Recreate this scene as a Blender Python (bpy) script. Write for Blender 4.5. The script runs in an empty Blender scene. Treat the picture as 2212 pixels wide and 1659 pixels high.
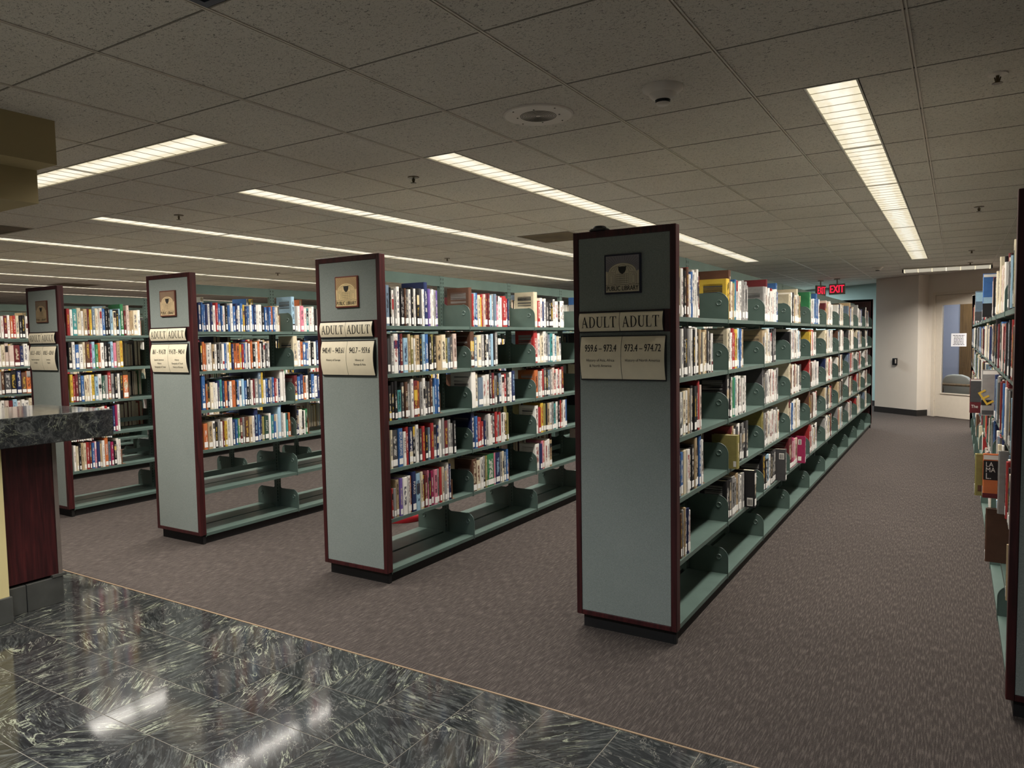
import bpy, math, random
from mathutils import Matrix, Vector

# ------------------------------------------------------------------ camera, world, exposure
scene = bpy.context.scene
COL = scene.collection
YAW, PITCH, ROLL, CAMH, FPX = -0.5494, -0.0619, -0.0167, 1.4705, 1569.3
_f = Vector((math.sin(YAW)*math.cos(PITCH), math.cos(YAW)*math.cos(PITCH), math.sin(PITCH)))
_r0 = Vector((math.cos(YAW), -math.sin(YAW), 0)); _u0 = _r0.cross(_f)
_r = math.cos(ROLL)*_r0 + math.sin(ROLL)*_u0
_u = -math.sin(ROLL)*_r0 + math.cos(ROLL)*_u0
cam_data = bpy.data.cameras.new('camera'); cam = bpy.data.objects.new('camera', cam_data); COL.objects.link(cam)
cam_data.sensor_width = 36.0; cam_data.lens = FPX/2212*36.0; cam_data.clip_start = 0.05
cam.matrix_world = Matrix(((_r.x, _u.x, -_f.x, 0), (_r.y, _u.y, -_f.y, 0), (_r.z, _u.z, -_f.z, CAMH), (0, 0, 0, 1)))
scene.camera = cam
world = bpy.data.worlds.new('world'); scene.world = world; world.use_nodes = True
world.node_tree.nodes['Background'].inputs[0].default_value = (0.62, 0.68, 0.78, 1)
world.node_tree.nodes['Background'].inputs[1].default_value = 0.10
scene.view_settings.view_transform = 'Standard'; scene.view_settings.look = 'None'
scene.view_settings.gamma = 1.0; scene.view_settings.use_curve_mapping = False
scene.view_settings.exposure = 0.0
scene.cycles.use_denoising = True
scene.cycles.max_bounces = 8; scene.cycles.diffuse_bounces = 5; scene.cycles.glossy_bounces = 3
scene.cycles.transparent_max_bounces = 12
LAMP_W = 24.0            # watts of one louvred fixture
LAMP_COL = (1.0, 0.94, 0.86)
LAMP_SPREAD = math.radians(138)

def px(P):
    d = Vector(P) - Vector((0, 0, CAMH)); z = d.dot(_f)
    if z < 0.05: return None
    return (1106 + FPX*d.dot(_r)/z, 829.5 - FPX*d.dot(_u)/z)

# ------------------------------------------------------------------ helpers
def lin(c):
    return tuple((v/255/12.92) if v/255 <= 0.04045 else ((v/255+0.055)/1.055)**2.4 for v in c)

class MB:
    def __init__(s): s.v = []; s.f = []
    def box(s, x0, x1, y0, y1, z0, z1):
        n = len(s.v)
        s.v += [(x0,y0,z0),(x1,y0,z0),(x1,y1,z0),(x0,y1,z0),(x0,y0,z1),(x1,y0,z1),(x1,y1,z1),(x0,y1,z1)]
        s.f += [tuple(n+i for i in q) for q in ((3,2,1,0),(4,5,6,7),(0,1,5,4),(1,2,6,5),(2,3,7,6),(3,0,4,7))]
        return s
    def poly(s, pts):
        n = len(s.v); s.v += [tuple(p) for p in pts]; s.f.append(tuple(range(n, n+len(pts)))); return s
    def prism(s, pts, off):
        """pts: list of 3d points of one cap; off: extrusion vector"""
        n = len(s.v); k = len(pts)
        s.v += [tuple(p) for p in pts]; s.v += [tuple(Vector(p)+Vector(off)) for p in pts]
        s.f.append(tuple(range(n+k-1, n-1, -1))); s.f.append(tuple(range(n+k, n+2*k)))
        for i in range(k):
            j = (i+1) % k; s.f.append((n+i, n+j, n+k+j, n+k+i))
        return s
    def lathe(s, prof, c, seg=24):
        """prof: (r,z) list, about vertical axis at c"""
        n = len(s.v); m = len(prof)
        for i in range(seg):
            a = 2*math.pi*i/seg
            for r, z in prof: s.v.append((c[0]+r*math.cos(a), c[1]+r*math.sin(a), c[2]+z))
        for i in range(seg):
            for j in range(m-1):
                a, b = n+i*m+j, n+((i+1) % seg)*m+j
                s.f.append((a, b, b+1, a+1))
        return s
    def tube(s, p, q, r, seg=8):
        p, q = Vector(p), Vector(q); d = (q-p).normalized()
        a = d.orthogonal().normalized(); b = d.cross(a)
        ring = [a*math.cos(2*math.pi*i/seg)*r + b*math.sin(2*math.pi*i/seg)*r for i in range(seg)]
        n = len(s.v); s.v += [tuple(p+o) for o in ring] + [tuple(q+o) for o in ring]
        s.f.append(tuple(range(n+seg-1, n-1, -1))); s.f.append(tuple(range(n+seg, n+2*seg)))
        for i in range(seg):
            j = (i+1) % seg; s.f.append((n+i, n+j, n+seg+j, n+seg+i))
        return s
    def mesh(s, name, mat, smooth=False):
        me = bpy.data.meshes.new(name); me.from_pydata(s.v, [], s.f); me.update()
        if mat: me.materials.append(mat)
        if smooth:
            for p in me.polygons: p.use_smooth = True
        return me
    def build(s, name, mat, parent=None, smooth=False, bevel=0):
        o = bpy.data.objects.new(name, s.mesh(name, mat, smooth)); COL.objects.link(o)
        if parent: o.parent = parent
        if bevel:
            m = o.modifiers.new('bevel', 'BEVEL'); m.width = bevel; m.segments = 2; m.limit_method = 'ANGLE'
        return o

def inst(name, me, loc, parent=None, rz=0, scale=None):
    o = bpy.data.objects.new(name, me); COL.objects.link(o); o.location = loc; o.rotation_euler.z = rz
    if scale: o.scale = scale
    if parent: o.parent = parent
    return o
def tag(o, label, cat=None, group=None, kind=None):
    o['label'] = label
    if cat: o['category'] = cat
    if group: o['group'] = group
    if kind: o['kind'] = kind
    return o
def struct(o, label, cat): return tag(o, label, cat, kind='structure')
def empty(name, loc, label, cat, group=None, rz=0):
    o = bpy.data.objects.new(name, None); COL.objects.link(o); o.location = loc; o.rotation_euler.z = rz
    o.empty_display_size = 0.1
    return tag(o, label, cat, group)
ORD = ['first','second','third','fourth','fifth','sixth','seventh','eighth','ninth','tenth','eleventh','twelfth','thirteenth','fourteenth','fifteenth','sixteenth','seventeenth','eighteenth','nineteenth','twentieth']
def ordi(i):
    if i < 20: return ORD[i]
    if i < 29: return 'twenty-' + ORD[i-20]
    if i == 29: return 'thirtieth'
    return 'thirty-' + ORD[i-30]

# ------------------------------------------------------------------ materials
class N:
    def __init__(s, name):
        s.m = bpy.data.materials.new(name); s.m.use_nodes = True; s.t = s.m.node_tree; s.n = s.t.nodes; s.l = s.t.links
        s.b = s.n['Principled BSDF']
    def add(s, ty, **kw):
        x = s.n.new(ty)
        for k, v in kw.items(): setattr(x, k, v)
        return x
    def link(s, a, b): s.l.new(a, b)
    def set(s, **kw):
        for k, v in kw.items():
            k = k.replace('_', ' '); i = s.b.inputs[k]
            i.default_value = (*v, 1) if isinstance(v, tuple) and len(v) == 3 else v
    def noise(s, vec, scale, detail=3, dist=0, rough=0.5):
        x = s.add('ShaderNodeTexNoise'); x.inputs['Scale'].default_value = scale; x.inputs['Detail'].default_value = detail
        x.inputs['Distortion'].default_value = dist; x.inputs['Roughness'].default_value = rough
        if vec: s.link(vec, x.inputs['Vector'])
        return x.outputs[0]
    def ramp(s, fac, stops):
        x = s.add('ShaderNodeValToRGB'); e = x.color_ramp.elements
        while len(e) < len(stops): e.new(0.5)
        for el, (p, c) in zip(e, stops): el.position = p; el.color = (*c, 1) if len(c) == 3 else c
        s.link(fac, x.inputs[0]); return x.outputs[0]
    def mapping(s, vec, scale=(1,1,1), loc=(0,0,0)):
        x = s.add('ShaderNodeMapping'); x.inputs['Scale'].default_value = scale; x.inputs['Location'].default_value = loc
        s.link(vec, x.inputs['Vector']); return x.outputs[0]
    def mix(s, fac, a, b, blend='MIX'):
        x = s.add('ShaderNodeMix', data_type='RGBA', blend_type=blend)
        for val, i in ((fac, 0), (a, 6), (b, 7)):
            if isinstance(val, (int, float)): x.inputs[i].default_value = val
            elif isinstance(val, tuple): x.inputs[i].default_value = (*val, 1)
            else: s.link(val, x.inputs[i])
        return x.outputs[2]
    def math(s, op, a, b=None):
        x = s.add('ShaderNodeMath', operation=op)
        for i, v in enumerate((a, b)):
            if v is None: continue
            if isinstance(v, (int, float)): x.inputs[i].default_value = v
            else: s.link(v, x.inputs[i])
        return x.outputs[0]
    def obj(s): return s.add('ShaderNodeTexCoord').outputs['Object']
    def pos(s): return s.add('ShaderNodeNewGeometry').outputs['Position']
    def bump(s, h, strength=0.3, dist=0.01):
        x = s.add('ShaderNodeBump'); x.inputs['Strength'].default_value = strength; x.inputs['Distance'].default_value = dist
        s.link(h, x.inputs['Height']); s.link(x.outputs[0], s.b.inputs['Normal'])

def plain(name, rgb, rough=0.5, metal=0.0, var=0.08, scale=20, bump=0.0):
    """a procedural colour with a little tonal variation"""
    k = N(name); c = lin(rgb)
    n = k.noise(k.pos(), scale, 4)
    lo = tuple(x*(1-var) for x in c); hi = tuple(min(1, x*(1+var)) for x in c)
    k.link(k.ramp(n, [(0.3, lo), (0.7, hi)]), k.b.inputs['Base Color'])
    k.set(Roughness=rough, Metallic=metal)
    if bump: k.bump(k.noise(k.pos(), scale*8, 3), bump, 0.003)
    return k.m

M = {}
# carpet: brown-grey loop pile with streaks running along the stacks
k = N('carpet'); p = k.pos()
s1 = k.noise(k.mapping(p, (190, 15, 1)), 1.0, 3, 0, 0.6)
s2 = k.noise(k.mapping(p, (420, 260, 1)), 1.0, 2)
s3 = k.noise(k.mapping(p, (1.2, 0.6, 1)), 1.0, 3)
c1 = k.ramp(s1, [(0.36, lin((43, 38, 36))), (0.5, lin((59, 53, 50))), (0.64, lin((96, 88, 83)))])
c2 = k.mix(0.4, c1, k.ramp(s2, [(0.35, lin((34, 30, 28))), (0.65, lin((94, 86, 81)))]), 'MIX')
k.link(k.mix(0.5, c2, k.ramp(s3, [(0.3, (0.42, 0.42, 0.42)), (0.7, (0.58, 0.58, 0.58))]), 'OVERLAY'), k.b.inputs['Base Color'])
k.set(Roughness=0.95); k.b.inputs['Specular IOR Level'].default_value = 0.15
k.bump(s2, 0.5, 0.004); M['carpet'] = k.m

# marble: near-black green stone with pale streaky veins, turned differently in every tile
def marble(name, rough, perobj=True, amount=1.0):
    k = N(name); o = k.obj(); inf = k.add('ShaderNodeObjectInfo')
    rot = k.add('ShaderNodeVectorRotate', rotation_type='Z_AXIS'); k.link(o, rot.inputs['Vector'])
    k.link(k.math('MULTIPLY', inf.outputs['Random'], 2.6), rot.inputs['Angle'])
    add = k.add('ShaderNodeVectorMath', operation='ADD'); k.link(rot.outputs[0], add.inputs[0])
    cmb = k.add('ShaderNodeCombineXYZ')
    k.link(k.math('MULTIPLY', inf.outputs['Random'], 91.0), cmb.inputs[0]); k.link(k.math('MULTIPLY', inf.outputs['Random'], 37.0), cmb.inputs[2])
    k.link(cmb.outputs[0], add.inputs[1]); v = add.outputs[0]
    vs = k.mapping(v, (1.3, 9, 5))
    n1 = k.noise(vs, 1.1, 7, 1.4, 0.62); n2 = k.noise(k.mapping(v, (4, 5, 4)), 1.0, 7, 2.2, 0.66)
    n3 = k.noise(k.mapping(v, (3.5, 20, 8)), 2.6, 9, 1.1, 0.76); n4 = k.noise(v, 5.5, 4, 0.5)
    v1 = k.ramp(k.math('ABSOLUTE', k.math('SUBTRACT', n1, 0.5)), [(0.0, (1, 1, 1)), (0.004, (0.6, 0.6, 0.6)), (0.014, (0, 0, 0))])
    v2 = k.ramp(k.math('ABSOLUTE', k.math('SUBTRACT', n2, 0.54)), [(0.0, (1, 1, 1)), (0.0045, (0, 0, 0))])
    msk = k.ramp(k.noise(v, 6.0, 3), [(0.48, (0, 0, 0)), (0.62, (1, 1, 1))])
    msk2 = k.ramp(n4, [(0.45, (0, 0, 0)), (0.6, (1, 1, 1))])
    base = k.ramp(n3, [(0.30, lin((10, 11, 11))), (0.48, lin((38, 40, 40))), (0.58, lin((78, 80, 78))), (0.74, lin((128, 131, 122)))])
    base = k.mix(k.ramp(n4, [(0.38, (0.1, 0.1, 0.1)), (0.66, (0.7, 0.7, 0.7))]), base, lin((42, 42, 43)))
    c = k.mix(k.math('MULTIPLY', k.mix(1.0, v1, msk, 'MULTIPLY'), 0.9*amount), base, lin((172, 176, 152)))
    c = k.mix(k.math('MULTIPLY', k.mix(1.0, v2, msk2, 'MULTIPLY'), 0.8*amount), c, lin((190, 186, 172)))
    k.link(c, k.b.inputs['Base Color']); k.set(Roughness=rough, IOR=1.55); k.b.inputs['Specular IOR Level'].default_value = 0.5
    return k.m
M['marble'] = marble('polished_marble', 0.09)
M['marble_slab'] = marble('counter_marble', 0.09, amount=0.45)
M['grout'] = plain('grout', (120, 114, 102), 0.8)
M['brass'] = plain('edge_strip', (146, 122, 94), 0.5, 0.0)

# fissured acoustic tile
k = N('acoustic_tile'); p = k.pos()
f1 = k.noise(k.mapping(p, (95, 150, 1)), 1.0, 2, 1.2, 0.6)
f2 = k.noise(k.mapping(p, (260, 220, 1)), 1.0, 2, 0.6)
f3 = k.noise(p, 1.3, 3)
fis = k.ramp(f1, [(0.355, (0.12, 0.12, 0.12)), (0.395, (1, 1, 1))])
pin = k.ramp(f2, [(0.32, (0.3, 0.3, 0.3)), (0.37, (1, 1, 1))])
c = k.ramp(f3, [(0.3, lin((206, 200, 190))), (0.7, lin((216, 210, 200)))])
c = k.mix(0.75, c, fis, 'MULTIPLY'); c = k.mix(0.7, c, pin, 'MULTIPLY')
k.link(c, k.b.inputs['Base Color']); k.set(Roughness=0.92); k.b.inputs['Specular IOR Level'].default_value = 0.2
k.bump(fis, 0.5, 0.003); M['tile'] = k.m
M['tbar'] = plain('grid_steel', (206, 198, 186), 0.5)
M['tee'] = plain('shaded_tee_steel', (120, 114, 104), 0.6)  # darker than the runners: shadow gap at the tile edges put into the colour
M['gap'] = plain('grid_groove', (48, 46, 43), 0.8)
M['plaster'] = plain('ceiling_plaster', (196, 192, 182), 0.9)
M['lamp_white'] = plain('fixture_enamel', (206, 200, 186), 0.35)
M['blade'] = plain('louver_blade', (188, 176, 150), 0.4)

# the lit lens of a fixture: warm with a brighter middle where the tube lies
k = N('lit_lens'); o = k.obj()
sep = k.add('ShaderNodeSeparateXYZ'); k.link(o, sep.inputs[0])
ax = k.math('ABSOLUTE', sep.outputs[0])
nz = k.noise(k.mapping(o, (26, 9, 1)), 1.0, 4, 0.4)
tone = k.ramp(k.math('ADD', k.math('MULTIPLY', ax, 6.5), k.math('MULTIPLY', k.math('SUBTRACT', nz, 0.5), 0.8)),
              [(0.12, (1.10, 1.03, 0.86)), (0.45, (0.95, 0.85, 0.62)), (0.8, (1.0, 0.88, 0.60))])
em = k.add('ShaderNodeEmission'); k.link(tone, em.inputs[0]); em.inputs[1].default_value = 1.0
k.link(em.outputs[0], k.n['Material Output'].inputs[0]); M['lens'] = k.m

k = N('dim_wrap_lens'); em = k.add('ShaderNodeEmission'); em.inputs[0].default_value = (0.62, 0.56, 0.44, 1); em.inputs[1].default_value = 0.8
k.link(em.outputs[0], k.n['Material Output'].inputs[0]); M['wrap'] = k.m

def steel(name, rgb, slots=False):
    k = N(name); p = k.pos(); c = lin(rgb)
    n = k.noise(p, 9, 4)
    col = k.ramp(n, [(0.3, tuple(x*0.9 for x in c)), (0.7, tuple(x*1.08 for x in c))])
    k.link(col, k.b.inputs['Base Color'])
    k.set(Roughness=0.38); k.b.inputs['Specular IOR Level'].default_value = 0.45
    k.bump(k.noise(p, 420, 2), 0.08, 0.001)
    return k.m
M['steel'] = steel('green_enamelled_steel', (85, 103, 96))
M['slot'] = plain('slot_shadow', (18, 26, 23), 0.9)
k = N('mahogany'); p = k.pos()
g = k.noise(k.mapping(p, (60, 60, 4)), 1.0, 5, 0.6)
k.link(k.ramp(g, [(0.3, lin((40, 13, 15))), (0.55, lin((62, 22, 24))), (0.75, lin((80, 30, 30)))]), k.b.inputs['Base Color'])
k.set(Roughness=0.36); M['wood'] = k.m
k = N('woven_panel_fabric'); p = k.pos()
g = k.noise(p, 330, 3, 0, 0.7); g2 = k.noise(p, 3, 3)
c = k.ramp(g, [(0.3, lin((117, 126, 121))), (0.7, lin((154, 161, 156)))])
k.link(k.mix(0.35, c, k.ramp(g2, [(0.3, (0.44, 0.45, 0.44)), (0.7, (0.56, 0.55, 0.55))]), 'OVERLAY'), k.b.inputs['Base Color'])
k.set(Roughness=0.9); k.b.inputs['Specular IOR Level'].default_value = 0.2; k.bump(g, 0.3, 0.002); M['fabric'] = k.m
M['kick'] = plain('black_kick', (20, 19, 19), 0.6)
M['black'] = plain('black_plastic', (16, 16, 18), 0.4)
M['ink'] = plain('sign_ink', (24, 20, 16), 0.7)
M['cream'] = plain('cream_card', (240, 229, 200), 0.35, var=0.03)
M['label'] = plain('paper_label', (236, 234, 228), 0.6, var=0.03)
M['pages'] = plain('page_edges', (214, 203, 178), 0.85, var=0.12, scale=120)
M['cork'] = plain('brown_bookend', (128, 88, 62), 0.6)
M['wall'] = plain('painted_wall', (222, 214, 202), 0.85, var=0.02, scale=3, bump=0.06)
M['teal'] = plain('teal_wall', (164, 190, 184), 0.85, var=0.03, scale=3)
M['base'] = plain('rubber_base', (36, 33, 32), 0.6)
M['doorpaint'] = plain('door_paint', (214, 204, 188), 0.5, var=0.02)
M['olive'] = plain('soffit_paint', (168, 152, 112), 0.85, var=0.03, scale=3)
M['yellow'] = plain('pedestal_paint', (226, 208, 150), 0.8, var=0.03, scale=3)
M['basetile'] = plain('dark_base_tile', (74, 74, 70), 0.35, var=0.2, scale=8)
M['alu'] = plain('brushed_strip', (140, 128, 120), 0.4, 0.5)
M['whiteplastic'] = plain('white_plastic', (214, 206, 196), 0.45, var=0.03)
M['grille'] = plain('grille_shadow', (104, 97, 87), 0.7)
M['exitcase'] = plain('exit_case', (160, 152, 138), 0.6)
M['chrome'] = plain('sprinkler_brass', (96, 84, 66), 0.3, 0.8)
M['ventbrown'] = plain('air_return', (112, 98, 76), 0.6, var=0.25, scale=4)
M['ventdark'] = plain('dark_diffuser', (60, 66, 80), 0.5)
M['stool'] = plain('crimson_plastic', (150, 26, 34), 0.4)
M['paper'] = plain('notice_paper', (232, 232, 236), 0.7, var=0.02)
M['room_wall'] = plain('study_room_wall', (176, 182, 200), 0.85, var=0.02)
k = N('oak_panel'); p = k.pos(); g = k.noise(k.mapping(p, (40, 40, 3)), 1.0, 5, 0.8)
k.link(k.ramp(g, [(0.3, lin((98, 74, 44))), (0.7, lin((138, 108, 68)))]), k.b.inputs['Base Color']); k.set(Roughness=0.5); M['oak'] = k.m
M['chair'] = plain('woven_cream', (196, 198, 190), 0.9, var=0.1, scale=160)
k = N('door_glass'); k.set(Base_Color=(0.96, 0.98, 0.97), Roughness=0.0, IOR=1.45); k.b.inputs['Transmission Weight'].default_value = 1.0
M['glass'] = k.m
k = N('exit_red'); em = k.add('ShaderNodeEmission'); em.inputs[0].default_value = (1.0, 0.02, 0.06, 1); em.inputs[1].default_value = 1.3
k.link(em.outputs[0], k.n['Material Output'].inputs[0]); M['exitred'] = k.m

# book cloth / jackets: colour comes with the object (single books) or the mesh attribute (the mass of far books)
def jacket(name, attr, title=False):
    k = N(name)
    if attr: a = k.add('ShaderNodeAttribute'); a.attribute_name = 'Col'; col = a.outputs[0]
    else: col = k.add('ShaderNodeObjectInfo').outputs['Color']
    p = k.pos()
    if title:   # a patch of unreadable print: strokes over the jacket showing through
        n = k.noise(k.mapping(p, (1, 520, 300)), 1.0, 1, 0, 0.4); big = k.noise(k.mapping(p, (1, 60, 40)), 1.0, 1)
        msk = k.math('MULTIPLY', k.math('GREATER_THAN', n, 0.50), k.math('GREATER_THAN', big, 0.46))
        k.link(col, k.b.inputs['Base Color']); k.set(Roughness=0.5)
        tr = k.add('ShaderNodeBsdfTransparent'); mx = k.add('ShaderNodeMixShader')
        k.link(msk, mx.inputs[0]); k.link(tr.outputs[0], mx.inputs[1]); k.link(k.b.outputs[0], mx.inputs[2])
        k.link(mx.outputs[0], k.n['Material Output'].inputs[0])
    else:
        n = k.noise(k.mapping(p, (18, 60, 26)), 1.0, 4, 0.8)
        k.link(k.mix(0.28, col, k.ramp(n, [(0.3, (0.3, 0.3, 0.3)), (0.7, (0.7, 0.7, 0.7))]), 'OVERLAY'), k.b.inputs['Base Color'])
        k.set(Roughness=0.4); k.b.inputs['Specular IOR Level'].default_value = 0.4
    return k.m
M['jacket'] = jacket('book_jacket', False); M['jacket_many'] = jacket('book_jacket_many', True)
M['title'] = jacket('spine_print', False, True); M['title_many'] = jacket('spine_print_many', True, True)

# ------------------------------------------------------------------ dimensions read from the photograph
HC = 2.464                    # ceiling
T = 0.587                     # ceiling module
GX, GY = -0.155, 1.433        # one grid node
YP, PT = 3.26, 0.05           # front plane and thickness of the end panels
PH = 1.9864                   # panel height
BAY = 0.914; Y0 = 3.286       # bays of the stacks start here
LIP = [1.540, 1.250, 0.965, 0.672, 0.366, 0.058]   # underside of the shelf lips, top to bottom
LH = 0.022
YM = 2.458                    # edge between marble and carpet
dv = Vector((0.772, -0.636, 0)); nv = Vector((0.636, 0.772, 0))   # slanted core wall
PB = Vector((-0.58, 14.52, 0)); PA = PB - dv*0.92; PC = PB + nv*0.235

# ------------------------------------------------------------------ floor
floor = struct(MB().box(-20, 5, YM, 22, -0.1, 0).build('floor', M['carpet']), 'brown-grey streaked loop carpet around the book stacks', 'floor')
floor2 = struct(MB().box(-9, 5, -4, YM-0.004, -0.1, -0.0012).build('floor', M['grout']), 'floor of polished black marble tiles in front of the carpet', 'floor')
struct(MB().box(-9, 5, YM-0.004, YM+0.003, -0.05, 0.002).build('trim_1', M['brass']), 'thin tan edging strip between marble tiles and carpet', 'trim')
TS = 0.3049; g = 0.0019
tile_me = MB().box(-TS/2+g, TS/2-g, -TS/2+g, TS/2-g, -0.01, 0).mesh('floor_tile', M['marble'])
for i in range(-12, 12):
    for j in range(0, 11):
        x = -2.882 + TS*(i+0.5); y = YM - 0.004 - TS*(j+0.5)
        q = px((x, y+0.3, 0)) if y > 0.4 else None
        if q is None or q[0] < -500 or q[0] > 2600 or q[1] > 2500: continue
        inst('floor_tile', tile_me, (x, y, 0), floor2)

# ------------------------------------------------------------------ light strips (position of the openings), then the ceiling around them
FW = 0.20
XL = lambda i: GX + T*i        # grid lines
YL = lambda j: GY + T*j
strips = []                   # x0, x1, first row j, number of fixtures, phrase
strips.append((XL(-0.5)-FW/2, XL(-0.5)+FW/2, 3, 7, 'above the North America aisle'))
strips.append((XL(-4)+0.012, XL(-4)+0.012+FW, 3, 6, 'above the Europe and Asia aisle'))
strips.append((XL(-6.5)-FW/2, XL(-6.5)+FW/2, 3, 7, 'above the travel aisle'))
strips.append((XL(-9.5)-FW/2, XL(-9.5)+FW/2, 3, 7, 'above the literature aisle'))
strips.append((XL(-12.5)-FW/2, XL(-12.5)+FW/2, 3, 7, 'just beyond the literature stack'))
strips.append((XL(-15.5)-FW/2, XL(-15.5)+FW/2, 3, 7, 'one aisle past the literature stack'))
strips.append((XL(-18.5)-FW/2, XL(-18.5)+FW/2, 3, 7, 'two aisles past the literature stack'))
strips.append((XL(-21.5)-FW/2, XL(-21.5)+FW/2, 3, 7, 'three aisles past the literature stack'))
strips.append((XL(-24.5)-FW/2, XL(-24.5)+FW/2, 3, 7, 'four aisles past the literature stack'))
holes = []                    # rectangles kept free of tiles
for x0, x1, j, n, _ in strips: holes.append((x0, x1, YL(j), YL(j)+n*2*T))
cross_y = (YL(1.5)-FW/2, YL(1.5)+FW/2)
holes.append((XL(-5)-2*T*3, XL(-5), cross_y[0], cross_y[1]))
lobby_y = (YL(-1.5)-FW/2, YL(-1.5)+FW/2)
holes.append((XL(-5), XL(-1), lobby_y[0], lobby_y[1]))
far_x = (-0.742, 0.432); far_y = (12.87, 13.06)
vents = [(-6, 8, 'brown ceiling air return behind the North America end panel', 'ventbrown'), (-12, 2, 'grey-brown ceiling air return near the counter soffit', 'ventbrown'),
         (-21, 8, 'dark ceiling air return far beyond the literature stack', 'ventbrown'), (-3, -1, 'dark blue-grey ceiling diffuser above the marble floor', 'ventdark')]
ventcells = {(a, b) for a, b, _, _ in vents}

def clip_half(poly, p0, nrm):
    out = []
    for i in range(len(poly)):
        a, b = poly[i], poly[(i+1) % len(poly)]
        da = (a[0]-p0[0])*nrm[0] + (a[1]-p0[1])*nrm[1]; db = (b[0]-p0[0])*nrm[0] + (b[1]-p0[1])*nrm[1]
        if da <= 0: out.append(a)
        if da*db < 0:
            t = da/(da-db); out.append((a[0]+t*(b[0]-a[0]), a[1]+t*(b[1]-a[1])))
    return out
ceiling = struct(MB().box(-20, 5, -4, 22, HC+0.10, HC+0.2).build('ceiling', M['plaster']), 'suspended ceiling of fissured acoustic tiles with recessed light strips', 'ceiling')
MB().poly([(PA.x-8*dv.x*1.4, PA.y-8*dv.y*1.4, HC), (PB.x+3*dv.x, PB.y+3*dv.y, HC), (6, 22, HC), (-14, 26, HC)][::-1]).build('plaster_edge', M['plaster'], ceiling)
cells = []
for i in range(-33, 9):
    for j in range(-7, 30):
        if (i, j) in ventcells: continue
        rects = [(XL(i), XL(i+1), YL(j), YL(j+1))]
        for h in holes:
            nr = []
            for r in rects:
                if h[0] >= r[1]-1e-4 or h[1] <= r[0]+1e-4 or h[2] >= r[3]-1e-4 or h[3] <= r[2]+1e-4: nr.append(r); continue
                if h[0] > r[0]+0.02: nr.append((r[0], h[0], r[2], r[3]))
                if h[1] < r[1]-0.02: nr.append((h[1], r[1], r[2], r[3]))
                a, b = max(h[0], r[0]), min(h[1], r[1])
                if h[2] > r[2]+0.02: nr.append((a, b, r[2], h[2]))
                if h[3] < r[3]-0.02: nr.append((a, b, h[3], r[3]))
            rects = nr
        for r in rects:
            e = 0.0035
            poly = [(r[0]+e, r[2]+e), (r[1]-e, r[2]+e), (r[1]-e, r[3]-e), (r[0]+e, r[3]-e)]
            poly = clip_half(poly, PB, nv)
            if len(poly) < 3: continue
            ps = [px((a, b, HC)) for a, b in poly]; ar = 0
            if all(ps) and max(q[0] for q in ps) > 0 and min(q[0] for q in ps) < 2212 and max(q[1] for q in ps) > 0:
                ar = abs(sum(ps[q][0]*ps[(q+1) % len(ps)][1]-ps[(q+1) % len(ps)][0]*ps[q][1] for q in range(len(ps))))/2
            cells.append((ar, poly))
cells.sort(key=lambda c: -c[0])
rest = MB()
for n_, (ar, poly) in enumerate(cells):
    pts = [(a, b, HC+0.001) for a, b in poly]
    if n_ < 300:
        cx_ = sum(a for a, b in poly)/len(poly); cy_ = sum(b for a, b in poly)/len(poly)
        o = MB().prism([(a-cx_, b-cy_, 0.0) for a, b in poly], (0, 0, 0.015)).build('ceiling_tile', M['tile'], ceiling)
        o.location = (cx_, cy_, HC+0.001)
    else: rest.prism(pts, (0, 0, 0.015))
o = rest.build('ceiling_tile_field', M['tile'], ceiling); o['kind'] = 'stuff'
# T-bar runners: twin flanges with a groove along the stacks, plain cross tees
def covered(x0, x1, y):  # cross tee pieces broken by openings
    segs = [(x0, x1)]
    for h in holes:
        if h[2]+0.01 < y < h[3]-0.01:
            ns = []
            for a, b in segs:
                if h[0] > a and h[1] < b: ns += [(a, h[0]), (h[1], b)]
                elif h[0] <= a < h[1]: ns.append((h[1], b))
                elif h[0] < b <= h[1]: ns.append((a, h[0]))
                else: ns.append((a, b))
            segs = [s for s in ns if s[1]-s[0] > 0.01]
    return segs
def ymax(x): return PB.y - (x-PB.x)*nv.x/nv.y
for i in range(-33, 9):
    x = XL(i); y1 = min(ymax(x), YL(29)); mb = MB()
    a = YL(-7); segs = [(a, y1)]
    for h in holes:
        if h[0]+0.01 < x < h[1]-0.01: segs = [q for s in segs for q in ((s[0], min(s[1], h[2])), (max(s[0], h[3]), s[1])) if q[1]-q[0] > 0.02]
    for a, b in segs:
        mb.box(x-0.0085, x-0.0025, a, b, HC-0.003, HC+0.004).box(x+0.0025, x+0.0085, a, b, HC-0.003, HC+0.004).box(x-0.0025, x+0.0025, a, b, HC+0.005, HC+0.007)
    mb.build('grid_runner', M['tbar'], ceiling)
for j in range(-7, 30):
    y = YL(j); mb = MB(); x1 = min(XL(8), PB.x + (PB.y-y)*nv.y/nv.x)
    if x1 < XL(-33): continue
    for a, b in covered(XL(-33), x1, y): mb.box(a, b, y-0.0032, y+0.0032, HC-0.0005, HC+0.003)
    if mb.v: mb.build('cross_tee', M['tee'], ceiling)

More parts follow.
